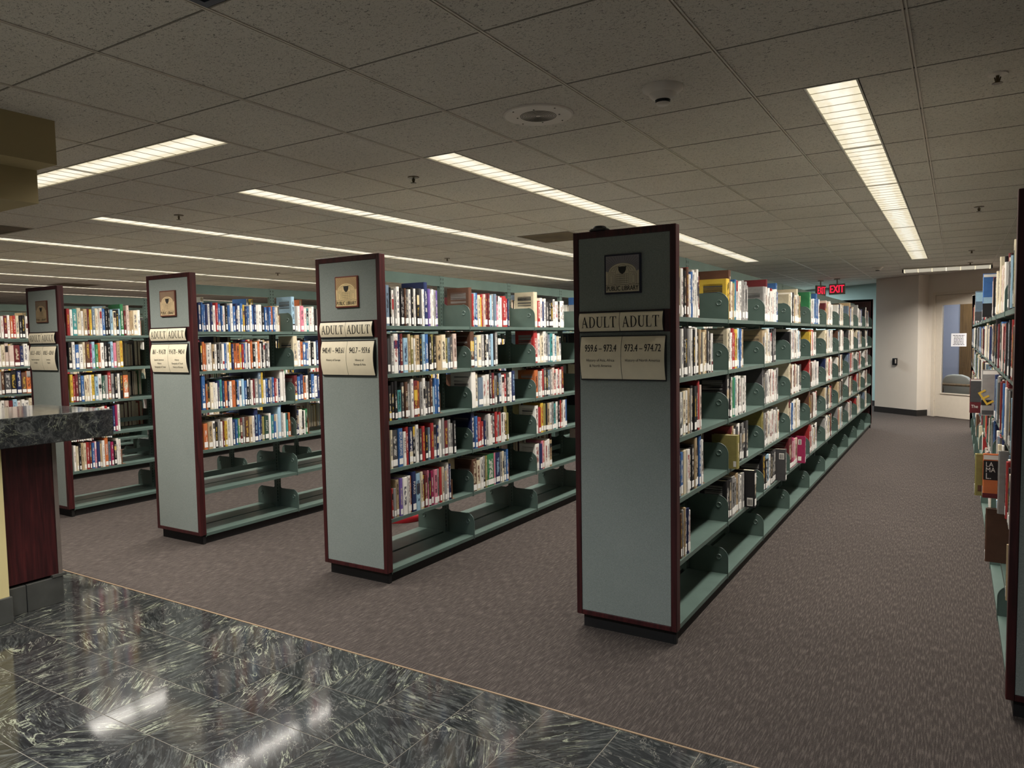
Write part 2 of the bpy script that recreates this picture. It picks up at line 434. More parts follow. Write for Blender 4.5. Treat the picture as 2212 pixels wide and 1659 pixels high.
# ------------------------------------------------------------------ fixtures
FL = 2*T
def fixture_meshes(L, W, nb):
    hs = MB()
    t = 0.004
    hs.box(-W/2+t, -W/2+2*t, -L/2+t, L/2-t, 0.003, 0.085).box(W/2-2*t, W/2-t, -L/2+t, L/2-t, 0.003, 0.085)
    hs.box(-W/2+2*t, W/2-2*t, -L/2+t, -L/2+2*t, 0.003, 0.085).box(-W/2+2*t, W/2-2*t, L/2-2*t, L/2-t, 0.003, 0.085).box(-W/2+t, W/2-t, -L/2+t, L/2-t, 0.085, 0.09)
    fr = MB(); w = 0.007
    fr.box(-W/2, -W/2+w, -L/2, L/2, -0.002, 0.003).box(W/2-w, W/2, -L/2, L/2, -0.002, 0.003)
    fr.box(-W/2+w, W/2-w, -L/2, -L/2+w, -0.002, 0.003).box(-W/2+w, W/2-w, L/2-w, L/2, -0.002, 0.003)
    ln = MB().poly([(-W/2+2*t, -L/2+2*t, 0.004), (-W/2+2*t, L/2-2*t, 0.004), (W/2-2*t, L/2-2*t, 0.004), (W/2-2*t, -L/2+2*t, 0.004)])
    bl = MB().box(-W/2+2*t, W/2-2*t, -0.0010, 0.0010, 0.0016, 0.0038)
    return hs.mesh('housing', M['lamp_white']), fr.mesh('trim_frame', M['lamp_white']), ln.mesh('lens', M['lens']), bl.mesh('louver_blade', M['blade'])
lamp_data = {}
def fixture(x, y, along, L, W, nb, label, group, key, power, colour=LAMP_COL):
    if key not in lamp_data:
        ld = bpy.data.lights.new('fixture_lamp', 'AREA'); ld.shape = 'RECTANGLE'; ld.size = W-0.03; ld.size_y = L-0.06
        ld.energy = power; ld.color = colour; ld.spread = LAMP_SPREAD
        lamp_data[key] = (fixture_meshes(L, W, nb), ld)
    (hs, fr, ln, bl), ld = lamp_data[key]
    e = empty('ceiling_light', (x, y, HC), label, 'ceiling light', group, rz=0 if along == 'Y' else math.pi/2)
    inst('housing', hs, (0, 0, 0), e); inst('trim_frame', fr, (0, 0, 0), e); inst('lens', ln, (0, 0, 0), e)
    for k_ in range(1, nb): inst('louver_blade', bl, (0, -L/2 + L*k_/nb, 0), e)
    lo = bpy.data.objects.new('lamp', ld); COL.objects.link(lo); lo.parent = e; lo.location = (0, 0, -0.006)
    return e
for x0, x1, j, n, where in strips:
    for q in range(n):
        fixture((x0+x1)/2, YL(j)+FL*(q+0.5), 'Y', FL, FW, 11, f'{ordi(q)} louvred light from the lobby, strip {where}', f'louvred lights in the strip {where}', 'A', LAMP_W)
for q in range(3):
    fixture(XL(-5)-FL*(q+0.5), YL(1.5), 'X', FL, FW, 11, f'{ordi(q)} louvred light from the free end, crosswise strip beside the counter soffit', 'louvred lights in the crosswise strip near the counter', 'A', LAMP_W)
for q in range(2):  # out of view, added to brighten the near end panels
    fixture(XL(-5)+FL*(q+0.5), YL(-1.5), 'X', FL, FW, 11, f'{ordi(q)} added louvred light over the marble lobby floor', 'added louvred lights over the lobby', 'C', LAMP_W*1.5, (0.92, 0.96, 1.0))
sl = empty('ceiling_light', (sum(far_x)/2, sum(far_y)/2, HC), 'single surface-mounted crosswise light with ribbed lens in front of the glazed door wall', 'ceiling light')
hl, hw = (far_x[1]-far_x[0])/2, (far_y[1]-far_y[0])/2
MB().box(-hl, hl, -hw, hw, -0.022, -0.004).build('housing', M['lamp_white'], sl)
MB().prism([(-hl+0.02, -hw+0.005, -0.022), (-hl+0.02, -hw+0.02, -0.062), (-hl+0.02, hw-0.02, -0.062), (-hl+0.02, hw-0.005, -0.022)], (2*hl-0.04, 0, 0)).build('lens', M['wrap'], sl)
for q in (-1, 1): MB().box(q*hl-0.02 if q > 0 else -hl, hl if q > 0 else -hl+0.02, -hw, hw, -0.068, -0.022).build('end_cap', M['black'], sl)
for q in range(7):
    x = -hl+0.03+q*(2*hl-0.06)/6; MB().prism([(x-0.006, -hw+0.002, -0.022), (x-0.006, -hw+0.018, -0.066), (x-0.006, hw-0.018, -0.066), (x-0.006, hw-0.002, -0.022)], (0.012, 0, 0)).build('rib', M['lens'], sl)
ld = bpy.data.lights.new('fixture_lamp', 'AREA'); ld.shape = 'RECTANGLE'; ld.size = 2*hl-0.1; ld.size_y = 0.14; ld.energy = LAMP_W*3.4; ld.color = LAMP_COL; ld.spread = math.radians(152)
lo = bpy.data.objects.new('lamp', ld); COL.objects.link(lo); lo.parent = sl; lo.location = (0, 0, -0.07)

# ------------------------------------------------------------------ walls, core, door and the room behind it
def seg(P, Q, z0, z1, th, name, mat, parent=None):
    """a wall piece whose front face runs P->Q, thickness th away from the hall"""
    off = nv*th
    return MB().prism([(P.x, P.y, z0), (Q.x, Q.y, z0), (Q.x+off.x, Q.y+off.y, z0), (P.x+off.x, P.y+off.y, z0)], (0, 0, z1-z0)).build(name, mat, parent)
o = MB().prism([(PA.x, PA.y, 0), (PB.x, PB.y, 0), (PC.x, PC.y, 0), (PA.x+nv.x*0.235, PA.y+nv.y*0.235, 0)], (0, 0, HC)).build('wall_core', M['wall'])
struct(o, 'off-white slanted wall pier beside the glazed door', 'wall')
e_ = 0.012
A2, B2, C2 = PA-nv*e_-dv*0.004, PB-nv*e_+dv*e_, PC+dv*e_
bb = MB(); bb.prism([(A2.x, A2.y, 0), (B2.x, B2.y, 0), (PB.x, PB.y, 0), (PA.x, PA.y, 0)], (0, 0, 0.105))
bb.prism([(B2.x, B2.y, 0), (C2.x, C2.y, 0), (PC.x, PC.y, 0), (PB.x, PB.y, 0)], (0, 0, 0.105))
struct(bb.build('baseboard_core', M['base']), 'black rubber baseboard around the off-white pier', 'baseboard')
D0 = PC + dv*0.10; D1 = PC + dv*1.08; DH = 2.10; WE = PC + dv*5.2
dw = MB()
def segadd(mb, P, Q, z0, z1, th, back=0.0):
    a, b = P+nv*back, Q+nv*back; off = nv*th
    mb.prism([(a.x, a.y, z0), (b.x, b.y, z0), (b.x+off.x, b.y+off.y, z0), (a.x+off.x, a.y+off.y, z0)], (0, 0, z1-z0))
    return mb
segadd(dw, PC-dv*0.3, D0, 0, HC, 0.12); segadd(dw, D0, D1, DH, HC, 0.12); segadd(dw, D1, WE, 0, HC, 0.12)
struct(dw.build('wall_back', M['wall']), 'off-white wall holding the glazed door', 'wall')
door = bpy.data.objects.new('door_1', None); COL.objects.link(door); struct(door, 'off-white door with one tall glass pane and a notice on it', 'door')
segadd(MB(), D0, D0+dv*0.05, 0, DH, 0.10, -0.02).build('door_frame', M['doorpaint'], door)
segadd(MB(), D1-dv*0.05, D1, 0, DH, 0.10, -0.02).build('door_frame', M['doorpaint'], door)
segadd(MB(), D0, D1, DH, DH+0.05, 0.10, -0.02).build('door_frame', M['doorpaint'], door)
L0, L1 = D0+dv*0.053, D1-dv*0.053; G0, G1 = L0+dv*0.115, L1-dv*0.115; gz0, gz1 = 0.42, 1.925
lf = MB(); segadd(lf, L0, G0, 0.008, DH-0.004, 0.045, 0.0); segadd(lf, G1, L1, 0.008, DH-0.004, 0.045, 0.0)
segadd(lf, G0, G1, 0.008, gz0, 0.045, 0.0); segadd(lf, G0, G1, gz1, DH-0.004, 0.045, 0.0)
lf.build('door_leaf', M['doorpaint'], door)
segadd(MB(), G0, G1, gz0-0.014, gz0+0.004, 0.02, -0.012).build('glazing_bead', M['doorpaint'], door)
segadd(MB(), G0, G1, gz0, gz1, 0.006, 0.02).build('pane', M['glass'], door)
for z in (0.28, 1.05, 1.82):
    segadd(MB(), L0-dv*0.012, L0+dv*0.006, z, z+0.115, 0.012, -0.016).build('hinge', M['doorpaint'], door)
# notice on the pane
nt = G0 + dv*0.175; nl = empty('notice', (nt.x, nt.y, 1.22), 'white paper notice with lines of black print on the door pane', 'notice')
def local(o, mbP):  # build in world, keep parent at origin offset
    o.matrix_parent_inverse = Matrix.Translation(-Vector(o.parent.location)); return o
s0 = nt; s1_ = nt + dv*0.285
o = segadd(MB(), s0, s1_, 1.22, 1.44, 0.001, 0.012).build('sheet', M['paper'], nl); local(o, 0)
rnd = random.Random(5); ink = MB()
for r_ in range(7):
    z = 1.405 - r_*0.0255; half = 0.085 + 0.035*rnd.random(); c_ = 0.1425; a = c_-half
    while a < c_+half:
        w_ = 0.02+0.03*rnd.random(); b = min(a+w_, c_+half)
        segadd(ink, s0+dv*a, s0+dv*b, z-0.006, z+0.004, 0.0006, 0.0112); a = b+0.007
o = ink.build('printed_lines', M['ink'], nl); local(o, 0)
# study room behind the door
room = MB(); R0, R1 = PC-dv*1.1, PC+dv*1.7
segadd(room, R0, R0+dv*0.05, 0, HC, 1.3, 0.24); segadd(room, R1, R1+dv*0.05, 0, HC, 1.3, 0.12); segadd(room, R0, R1, 0, HC, 0.05, 1.42)
struct(room.build('wall_room', M['room_wall']), 'pale blue-white walls of the small room behind the glazed door', 'wall')
tag(segadd(MB(), PC-dv*0.52, PC+dv*1.0, 0.02, 2.25, 0.03, 1.385).build('oak_panel', M['oak']), 'tall brown oak panel in the room behind the glazed door', 'panel')
sw = PC+dv*0.22
rl = bpy.data.lights.new('added_room_lamp', 'AREA'); rl.shape = 'SQUARE'; rl.size = 0.5; rl.energy = 26; rl.color = (0.92, 0.95, 1.0)  # unseen light added to light the room behind the glass
rc = PC + dv*0.3 + nv*0.75
re_ = empty('added_room_light', (rc.x, rc.y, HC), 'unseen square ceiling light added in the room behind the glazed door', 'ceiling light')
ro = bpy.data.objects.new('lamp', rl); COL.objects.link(ro); ro.parent = re_; ro.location = (0, 0, -0.03)
MB().box(-0.27, 0.27, -0.27, 0.27, -0.022, 0.0).build('housing', M['lamp_white'], re_)
MB().box(-0.25, 0.25, -0.25, 0.25, -0.026, -0.022).build('lens', M['lens'], re_)
# armchair
cc = PC + dv*0.05 + nv*0.78; ang = math.atan2(dv.y, dv.x)
ch = empty('armchair', (cc.x, cc.y, 0), 'cream upholstered armchair with brown wooden arms behind the glazed door', 'armchair', rz=ang)
ch.scale = (0.92, 0.92, 0.9)
bk = MB(); pts = []
for a, b in ((-0.30, 0.36), (-0.33, 0.55), (-0.31, 0.68), (-0.22, 0.76), (-0.08, 0.785), (0.10, 0.785), (0.22, 0.75), (0.30, 0.66), (0.32, 0.5), (0.30, 0.36)): pts.append((a, -0.12-(b-0.4)*0.18, b))
bk.prism(pts[::-1], (0, 0.09, 0)).build('backrest', M['chair'], ch, bevel=0.03)
MB().box(-0.29, 0.29, -0.06, 0.48, 0.30, 0.44).build('seat', M['chair'], ch, bevel=0.04)
for s in (-1, 1):
    MB().box(s*0.33-0.03, s*0.33+0.03, -0.24, 0.46, 0.555, 0.61).build('armrest', M['oak'], ch, bevel=0.02)
    for y in (-0.14, 0.42): MB().box(s*0.33-0.02, s*0.33+0.02, y-0.02, y+0.02, 0, 0.556).build('leg', M['oak'], ch)
MB().box(-0.36, 0.36, -0.27, -0.22, 0.56, 0.61).build('back_rail', M['oak'], ch, bevel=0.02)
# teal wall further back, its base, and outer walls
TA = Vector((-1.45, 16.34, 0)); t0, t1 = TA - dv*5.2, TA + dv*0.6
struct(segadd(MB(), t0, t1, 0, HC, 0.12).build('wall_teal', M['teal']), 'teal painted wall beyond the end of the stacks', 'wall')
struct(segadd(MB(), t0, t1, 0, 0.105, 0.012, -0.012).build('baseboard_teal', M['base']), 'black baseboard along the teal wall', 'baseboard')
struct(MB().box(-20, t0.x+0.05, t0.y, t0.y+0.1, 0, HC+0.1).build('wall_far', M['wall']), 'off-white end wall far behind the stacks', 'wall')
struct(MB().box(-20.1, -20, -4, 22, 0, HC+0.1).build('wall_left', M['wall']), 'off-white side wall far beyond the stacks', 'wall')
struct(MB().box(4.0, 4.1, -4, 22, 0, HC+0.1).build('wall_right', M['wall']), 'off-white side wall beside the last stack', 'wall')
cl = TA - dv*2.0 - nv*1.3  # light added out of view behind the stack to brighten the teal wall
cle = empty('hidden_fill_light', (cl.x, cl.y, HC), 'unseen square ceiling light added to brighten the teal wall', 'ceiling light')
MB().box(-0.2, 0.2, -0.2, 0.2, -0.02, -0.001).build('housing', M['lamp_white'], cle)
MB().box(-0.18, 0.18, -0.18, 0.18, -0.024, -0.02).build('lens', M['lens'], cle)
cld = bpy.data.lights.new('hidden_fill_lamp', 'AREA'); cld.shape = 'SQUARE'; cld.size = 0.34; cld.energy = 190; cld.color = (0.86, 0.95, 1.0)
clo = bpy.data.objects.new('lamp', cld); COL.objects.link(clo); clo.parent = cle; clo.location = (0, 0, -0.03)
# card reader on the pier
ck = PB - dv*0.46
cr = empty('card_reader', (ck.x, ck.y, 0.885), 'small black card reader box on the off-white pier', 'card reader', rz=ang)
MB().box(-0.045, 0.045, -0.035, 0.0, 0, 0.125).build('case', M['black'], cr, bevel=0.008)
MB().box(0.02, 0.042, -0.037, -0.034, 0.03, 0.105).build('face_plate', M['whiteplastic'], cr)

# ------------------------------------------------------------------ text
def text_mesh(s, h, xs=1.0, align='CENTER'):
    cu = bpy.data.curves.new('t', 'FONT'); cu.body = s; cu.size = h/0.70; cu.align_x = align; cu.resolution_u = 3
    ob = bpy.data.objects.new('t', cu); COL.objects.link(ob)
    dg = bpy.context.evaluated_depsgraph_get(); dg.update()
    me = bpy.data.meshes.new_from_object(ob.evaluated_get(dg))
    v = [(p.co.x*xs, p.co.y) for p in me.vertices]; f = [tuple(p.vertices) for p in me.polygons]
    bpy.data.objects.remove(ob); bpy.data.curves.remove(cu); bpy.data.meshes.remove(me)
    return v, f
_tc = {}
def text_into(mb, s, h, x, z, yfun, xs=1.0, align='CENTER', maxw=None):
    key = (s, h, xs, align)
    if key not in _tc: _tc[key] = text_mesh(s, h, xs, align)
    v, f = _tc[key]
    k_ = 1.0
    if maxw:
        w_ = max(a for a, b in v)-min(a for a, b in v)
        if w_ > maxw: k_ = maxw/w_
    n = len(mb.v); mb.v += [(x+a*k_, yfun(z+b), z+b) for a, b in v]; mb.f += [tuple(n+i for i in q) for q in f]
def serif(ch):
    """roman capitals as 2-d polygons, height 1"""
    P = []
    def q(*a): P.append(list(a))
    def r(x0, x1, z0, z1): q((x0, z0), (x1, z0), (x1, z1), (x0, z1))
    def arc(cx, cz, ro, rzo, ri, rzi, a0, a1, sh=0):
        n = 12
        for i in range(n):
            a, b = math.radians(a0+(a1-a0)*i/n), math.radians(a0+(a1-a0)*(i+1)/n)
            q((cx+ri*math.cos(a)+sh, cz+rzi*math.sin(a)), (cx+ro*math.cos(a), cz+rzo*math.sin(a)), (cx+ro*math.cos(b), cz+rzo*math.sin(b)), (cx+ri*math.cos(b)+sh, cz+rzi*math.sin(b)))
    if ch == 'A':
        q((0.07, 0), (0.13, 0), (0.41, 0.93), (0.36, 1)); q((0.33, 1), (0.44, 1), (0.76, 0), (0.60, 0)); r(0.2, 0.56, 0.32, 0.38); r(0, 0.22, 0, 0.04); r(0.51, 0.84, 0, 0.04); w = 0.84
    elif ch == 'D':
        r(0.1, 0.25, 0, 1); r(0, 0.3, 0, 0.04); r(0, 0.3, 0.96, 1); arc(0.3, 0.5, 0.5, 0.5, 0.35, 0.455, -90, 90); r(0.25, 0.31, 0, 0.045); r(0.25, 0.31, 0.955, 1); w = 0.84
    elif ch == 'U':
        r(0.1, 0.25, 0.28, 1); r(0.66, 0.72, 0.28, 1); r(0, 0.35, 0.96, 1); r(0.55, 0.82, 0.96, 1); arc(0.41, 0.3, 0.31, 0.31, 0.2, 0.235, 180, 360, 0.045); w = 0.84
    elif ch == 'L':
        r(0.1, 0.25, 0, 1); r(0, 0.36, 0.96, 1); r(0, 0.64, 0, 0.045); q((0.56, 0.045), (0.64, 0.045), (0.68, 0.26), (0.65, 0.26)); w = 0.70
    else:
        r(0.32, 0.47, 0, 1); r(0.22, 0.57, 0, 0.04); r(0.02, 0.77, 0.955, 1); q((0.02, 0.74), (0.05, 0.74), (0.12, 0.96), (0.02, 0.96)); q((0.74, 0.74), (0.77, 0.74), (0.77, 0.96), (0.67, 0.96)); w = 0.80
    return P, w
def serif_word(mb, s, h, cx, z, yfun, xs=0.82):
    L = [serif(c) for c in s]; tot = sum(w for _, w in L)+0.06*(len(s)-1); x = cx - tot*h*xs/2
    for P, w in L:
        for poly in P:
            for q in range(10):
                sl = clip_half(clip_half(poly, (0, q/10), (0, -1)), (0, (q+1)/10), (0, 1))
                if len(sl) > 2: mb.poly([(x+a*h*xs, yfun(z+b*h), z+b*h) for a, b in sl])
        x += (w+0.06)*h*xs

# ------------------------------------------------------------------ stacks
stacks = [  # right edge of the panel, name, sign texts
    dict(x=-1.1042, key='North America stack', l=('959.6 – 973.4', ['History of Asia, Africa', '& North America']), r=('973.4 – 974.72', ['History of North America']), bays=10, plaque='dark'),
    dict(x=-2.895, key='Europe stack', l=('940.41 – 943.61', ['History of Europe']), r=('943.7 – 959.6', ['History of', 'Europe & Asia']), bays=10, plaque='gold'),
    dict(x=-4.680, key='travel stack', l=('861 – 914.70', ['Spanish Literature', 'History', 'Geography & Travel']), r=('914.70 – 940.41', ['History', 'Geography & Travel', 'History of Europe']), bays=10, plaque='bronze'),
    dict(x=-6.475, key='literature stack', l=('813.3 – 818.5', ['American Literature', 'in English']), r=('818.5 – 824.8', ['Literature', 'English']), bays=10, plaque='brown'),
    dict(x=-8.27, key='second literature stack', bays=8, plaque=None),
    dict(x=-10.06, key='far stack', bays=6, plaque=None),
    dict(x=0.183+0.5246, key='unsigned stack', bays=10, plaque=None)]
PW = 0.5246
clab = {'North America stack': 'green History of North America stack signed 959.6 to 974.72 with shade-toned plaque',
        'Europe stack': 'green History of Europe and Asia stack signed 940.41 to 959.6 with gold plaque',
        'travel stack': 'green double-sided Geography and Travel stack signed 861 to 940.41 with bronze plaque',
        'literature stack': 'green double-sided American Literature stack signed 813.3 to 824.8 with dull brown plaque',
        'second literature stack': 'green steel stack whose end panel is hidden, one aisle beyond the literature sign',
        'far stack': 'green steel stack glimpsed two aisles beyond the American Literature sign',
        'unsigned stack': 'green steel stack facing the History of North America shelves across the aisle'}
# shared stack pieces (x measured from the stack's centre line, right side; the left side is mirrored)
SD = PW/2 - 0.012             # shelf front from centre
def shelf_mesh():
    L = BAY-0.008; mb = MB()
    mb.box(0.012, SD-0.0025, -L/2, L/2, LH-0.003, LH)
    mb.box(SD-0.0025, SD, -L/2, L/2, 0.0, LH).box(SD-0.014, SD-0.0025, -L/2, L/2, 0.0, 0.002)
    mb.box(0.012, 0.0145, -L/2, L/2, 0.0, LH-0.003)
    return mb.mesh('shelf', M['steel'])
def bracket_mesh():
    r = 0.062; h = 0.182; z0 = -0.006; pts = [(0.018, z0), (SD+0.001, z0)]
    for i in range(9):
        a = math.radians(i*90/8); pts.append((SD+0.001-r+r*math.cos(a), z0+h-r+r*math.sin(a)))
    pts += [(0.05, z0+h), (0.018, z0+h+0.02)]
    mb = MB().prism([(x, 0.0015, z) for x, z in pts], (0, -0.003, 0))
    # rolled rim along the front and the rounded corner
    rim = [(SD+0.001, z0)] + pts[2:11]
    for (xa, za), (xb, zb) in zip(rim[:-1], rim[1:]): mb.tube((xa, 0, za), (xb, 0, zb), 0.0028, 6)
    # pressed dimple: a raised ring round a hollow, on both faces
    cx, cz = SD-0.052, z0+h-0.058
    for sgn in (-1, 1):
        n = len(mb.v); S = 14; prof = [(0.0175, 0.0015), (0.0140, 0.0058), (0.0105, 0.0036), (0.005, 0.0018), (0.0, 0.0016)]
        for i in range(S):
            a = 2*math.pi*i/S
            for rr, yy in prof: mb.v.append((cx+rr*math.cos(a), sgn*yy, cz+rr*math.sin(a)))
        for i in range(S):
            for j in range(len(prof)-1):
                a, b = n+i*len(prof)+j, n+((i+1) % S)*len(prof)+j; mb.f.append((a, b, b+1, a+1))
    return mb.mesh('shelf_bracket', M['steel'])
def upright_mesh():
    mb = MB().box(-0.013, 0.013, -0.024, 0.024, 0.0, 1.925)
    return mb.mesh('upright', M['steel'])
def slots_mesh():
    mb = MB()
    for i in range(68):
        z = 0.12 + i*0.0265
        for s in (-1, 1):
            x = s*0.0134
            for y in (-0.013, 0.013): mb.box(min(x, x-s*0.001), max(x, x-s*0.001), y-0.0028, y+0.0028, z, z+0.015)
    return mb.mesh('slot_row', M['slot'])
SM, BM, UM, SLM = shelf_mesh(), bracket_mesh(), upright_mesh(), slots_mesh()
RAIL = MB().box(-0.012, 0.012, -BAY/2+0.025, BAY/2-0.025, -0.035, 0.035).mesh('top_rail', M['steel'])
BACK = MB().box(-0.004, 0.004, -BAY/2+0.025, BAY/2-0.025, -0.02, 0.02).mesh('back_stop', M['steel'])
KICK = MB().box(-SD+0.015, SD-0.015, -BAY/2+0.001, BAY/2-0.001, 0, 0.0575).mesh('kick_base', M['kick'])
PLQ = {'gold': ((110, 52, 38), (240, 214, 160), (196, 162, 116)), 'bronze': ((96, 50, 38), (220, 194, 152), (150, 124, 100)),
       'brown': ((84, 48, 34), (164, 142, 108), (120, 104, 84)), 'dark': ((22, 26, 44), (206, 196, 170), (140, 136, 140))}  # the last set is greyed: shade on that panel put into the colour
def yplane(y): return lambda z: y
def plaque(root, cx, kind):
    fr, face, sky = PLQ[kind]; z0, z1 = 1.677, 1.866; w = 0.187; yF = YP-0.001
    root_loc = root.location
    pl = MB().box(cx-w/2, cx+w/2, yF-0.008, yF+0.004, z0, z1).build('logo_plaque', plain('plaque_edge_'+kind, fr, 0.45), root, bevel=0.003)
    tag(pl, {'gold': 'gold plaque with domed building and shield', 'bronze': 'bronze plaque with domed building and shield', 'brown': 'dull brown plaque with domed building and shield', 'dark': 'plaque greyed for shade with navy rim, domed building and shield'}[kind])
    a0, a1 = cx-w/2+0.009, cx+w/2-0.009; b0, b1 = z0+0.009, z1-0.008; y1 = yF-0.0085
    mf = plain('plaque_face_'+kind, face, 0.45, 0.15); ms = plain('plaque_sky_'+kind, sky, 0.5, 0.15)
    md = plain('plaque_line_'+kind, tuple(int(v*0.17) for v in face), 0.6)
    W_ = a1-a0; H_ = b1-b0; fx = lambda u: a0+u*W_; fz = lambda v: b0+v*H_
    MB().box(a0, a1, y1, yF-0.007, b0, b1).build('face', ms, pl)
    # light building silhouette
    bd = MB(); pts = [(0, 0), (1, 0), (1, 0.585), (0.93, 0.56)]
    for i in range(17):
        a = math.radians(4+172*i/16); pts.append((0.5+0.42*math.cos(a), 0.545+0.25*math.sin(a)))
    pts += [(0.07, 0.56), (0, 0.585)]
    bd.prism([(fx(u), y1-0.0004, fz(v)) for u, v in pts], (0, 0.0006, 0)).build('building', mf, pl)
    ln = MB(); y2 = y1-0.0007
    def line(u0, v0, u1, v1, t=0.0011):
        p, q = Vector((fx(u0), 0, fz(v0))), Vector((fx(u1), 0, fz(v1))); d = (q-p)
        if d.length < 1e-6: return
        n = Vector((-d.z, 0, d.x)).normalized()*t/2
        ln.poly([(p-n).x and ((p-n).x, y2, (p-n).z), ((q-n).x, y2, (q-n).z), ((q+n).x, y2, (q+n).z), ((p+n).x, y2, (p+n).z)])
    def arcl(cu, cv, ru, rv, d0, d1, n=14):
        for i in range(n):
            a, b = math.radians(d0+(d1-d0)*i/n), math.radians(d0+(d1-d0)*(i+1)/n)
            line(cu+ru*math.cos(a), cv+rv*math.sin(a), cu+ru*math.cos(b), cv+rv*math.sin(b))
    line(0, 0.20, 1, 0.20, 0.0018)
    arcl(0.5, 0.55, 0.42, 0.25, 4, 176); arcl(0.5, 0.5, 0.21, 0.25, 0, 180); line(0.29, 0.2, 0.29, 0.5); line(0.71, 0.2, 0.71, 0.5)
    arcl(0.5, 0.54, 0.36, 0.2, 8, 62, 8); arcl(0.5, 0.54, 0.36, 0.2, 118, 172, 8); arcl(0.5, 0.53, 0.27, 0.22, 15, 60, 7); arcl(0.5, 0.53, 0.27, 0.22, 120, 165, 7)
    for s in (-1, 1):
        for (u0, u1, v0, v1) in ((0.25, 0.42, 0.2, 0.5), (0.29, 0.38, 0.24, 0.46)):
            line(0.5+s*u0, v0, 0.5+s*u0, v1); line(0.5+s*u1, v0, 0.5+s*u1, v1); line(0.5+s*u0, v1, 0.5+s*u1, v1); line(0.5+s*u0, v0, 0.5+s*u1, v0)
        line(0.5+s*0.22, 0.54, 0.5+s*0.46, 0.54)
    for i in range(5): line(0.32, 0.25+i*0.06, 0.68, 0.25+i*0.06)
    for u in (0.32, 0.37, 0.42, 0.46, 0.5, 0.54, 0.58, 0.63, 0.68): line(u, 0.23, u, 0.5)
    for i in range(25):   # rays
        a = math.radians(12+156*i/24); c, s = math.cos(a), math.sin(a); r0, r1 = 1.12, 1.95
        u1, v1 = 0.5+0.42*r1*c, 0.55+0.25*r1*s
        t = 1.0
        if u1 > 1: t = min(t, (0.99-0.5)/(0.42*r1*c))
        if u1 < 0: t = min(t, (0.01-0.5)/(0.42*r1*c))
        if v1 > 1: t = min(t, (0.99-0.55)/(0.25*r1*s))
        if t*r1 > r0: line(0.5+0.42*r0*c, 0.55+0.25*r0*s, 0.5+0.42*r1*t*c, 0.55+0.25*r1*t*s, 0.0008)
    ln.build('line_work', md, pl)
    sh = [(0.38, 0.705), (0.42, 0.698), (0.5, 0.703), (0.58, 0.698), (0.62, 0.705), (0.61, 0.60), (0.57, 0.53), (0.5, 0.49), (0.43, 0.53), (0.39, 0.60)]
    MB().prism([(fx(u), y2-0.0012, fz(v)) for u, v in sh][::-1], (0, 0.0016, 0)).build('shield', md, pl)
    tx = MB()
    for q in (-0.0006, 0.0, 0.0006): text_into(tx, 'PUBLIC LIBRARY', 0.0225, cx+q, fz(0.04), yplane(y2-0.0003-q*0.1), 0.78, maxw=W_*0.95); tx.build('lettering', md, pl)

def curved(z0, z1, bulge, y):
    return lambda z: y - bulge*(1-((z-(z0+z1)/2)/((z1-z0)/2))**2)
def curved_sign(root, cx, x0, x1, z0, z1, bulge, name, label):
    y = YP-0.004; fy = curved(z0, z1, bulge, y); n = 10
    bk = MB()  # dark holder: end caps and thin back
    pr = [(fy(z0+(z1-z0)*i/n)+0.001, z0+(z1-z0)*i/n) for i in range(n+1)]
    for xa, xb in ((x0-0.003, x0), (x1, x1+0.003)): bk.prism([(xa, YP+0.004, z0-0.004)]+[(xa, yy, zz) for yy, zz in pr]+[(xa, YP+0.004, z1+0.004)], (xb-xa, 0, 0))
    bk.box(x0-0.003, x1+0.003, y-0.002, YP+0.004, z0-0.006, z0).box(x0-0.003, x1+0.003, y-0.002, YP+0.004, z1, z1+0.005)
    h = bk.build(name, M['black'], root); tag(h, label)
    mid = (x0+x1)/2
    for a, b in ((x0, mid-0.0012), (mid+0.0012, x1)):
        mb = MB(); nn = len(mb.v)
        for i in range(n+1):
            z = z0+(z1-z0)*i/n; mb.v += [(a, fy(z), z), (b, fy(z), z)]
        for i in range(n): mb.f.append((2*i, 2*i+1, 2*i+3, 2*i+2))
        mb.build('card', M['cream'], h, smooth=True)
    return h, lambda z: fy(z)-0.0009

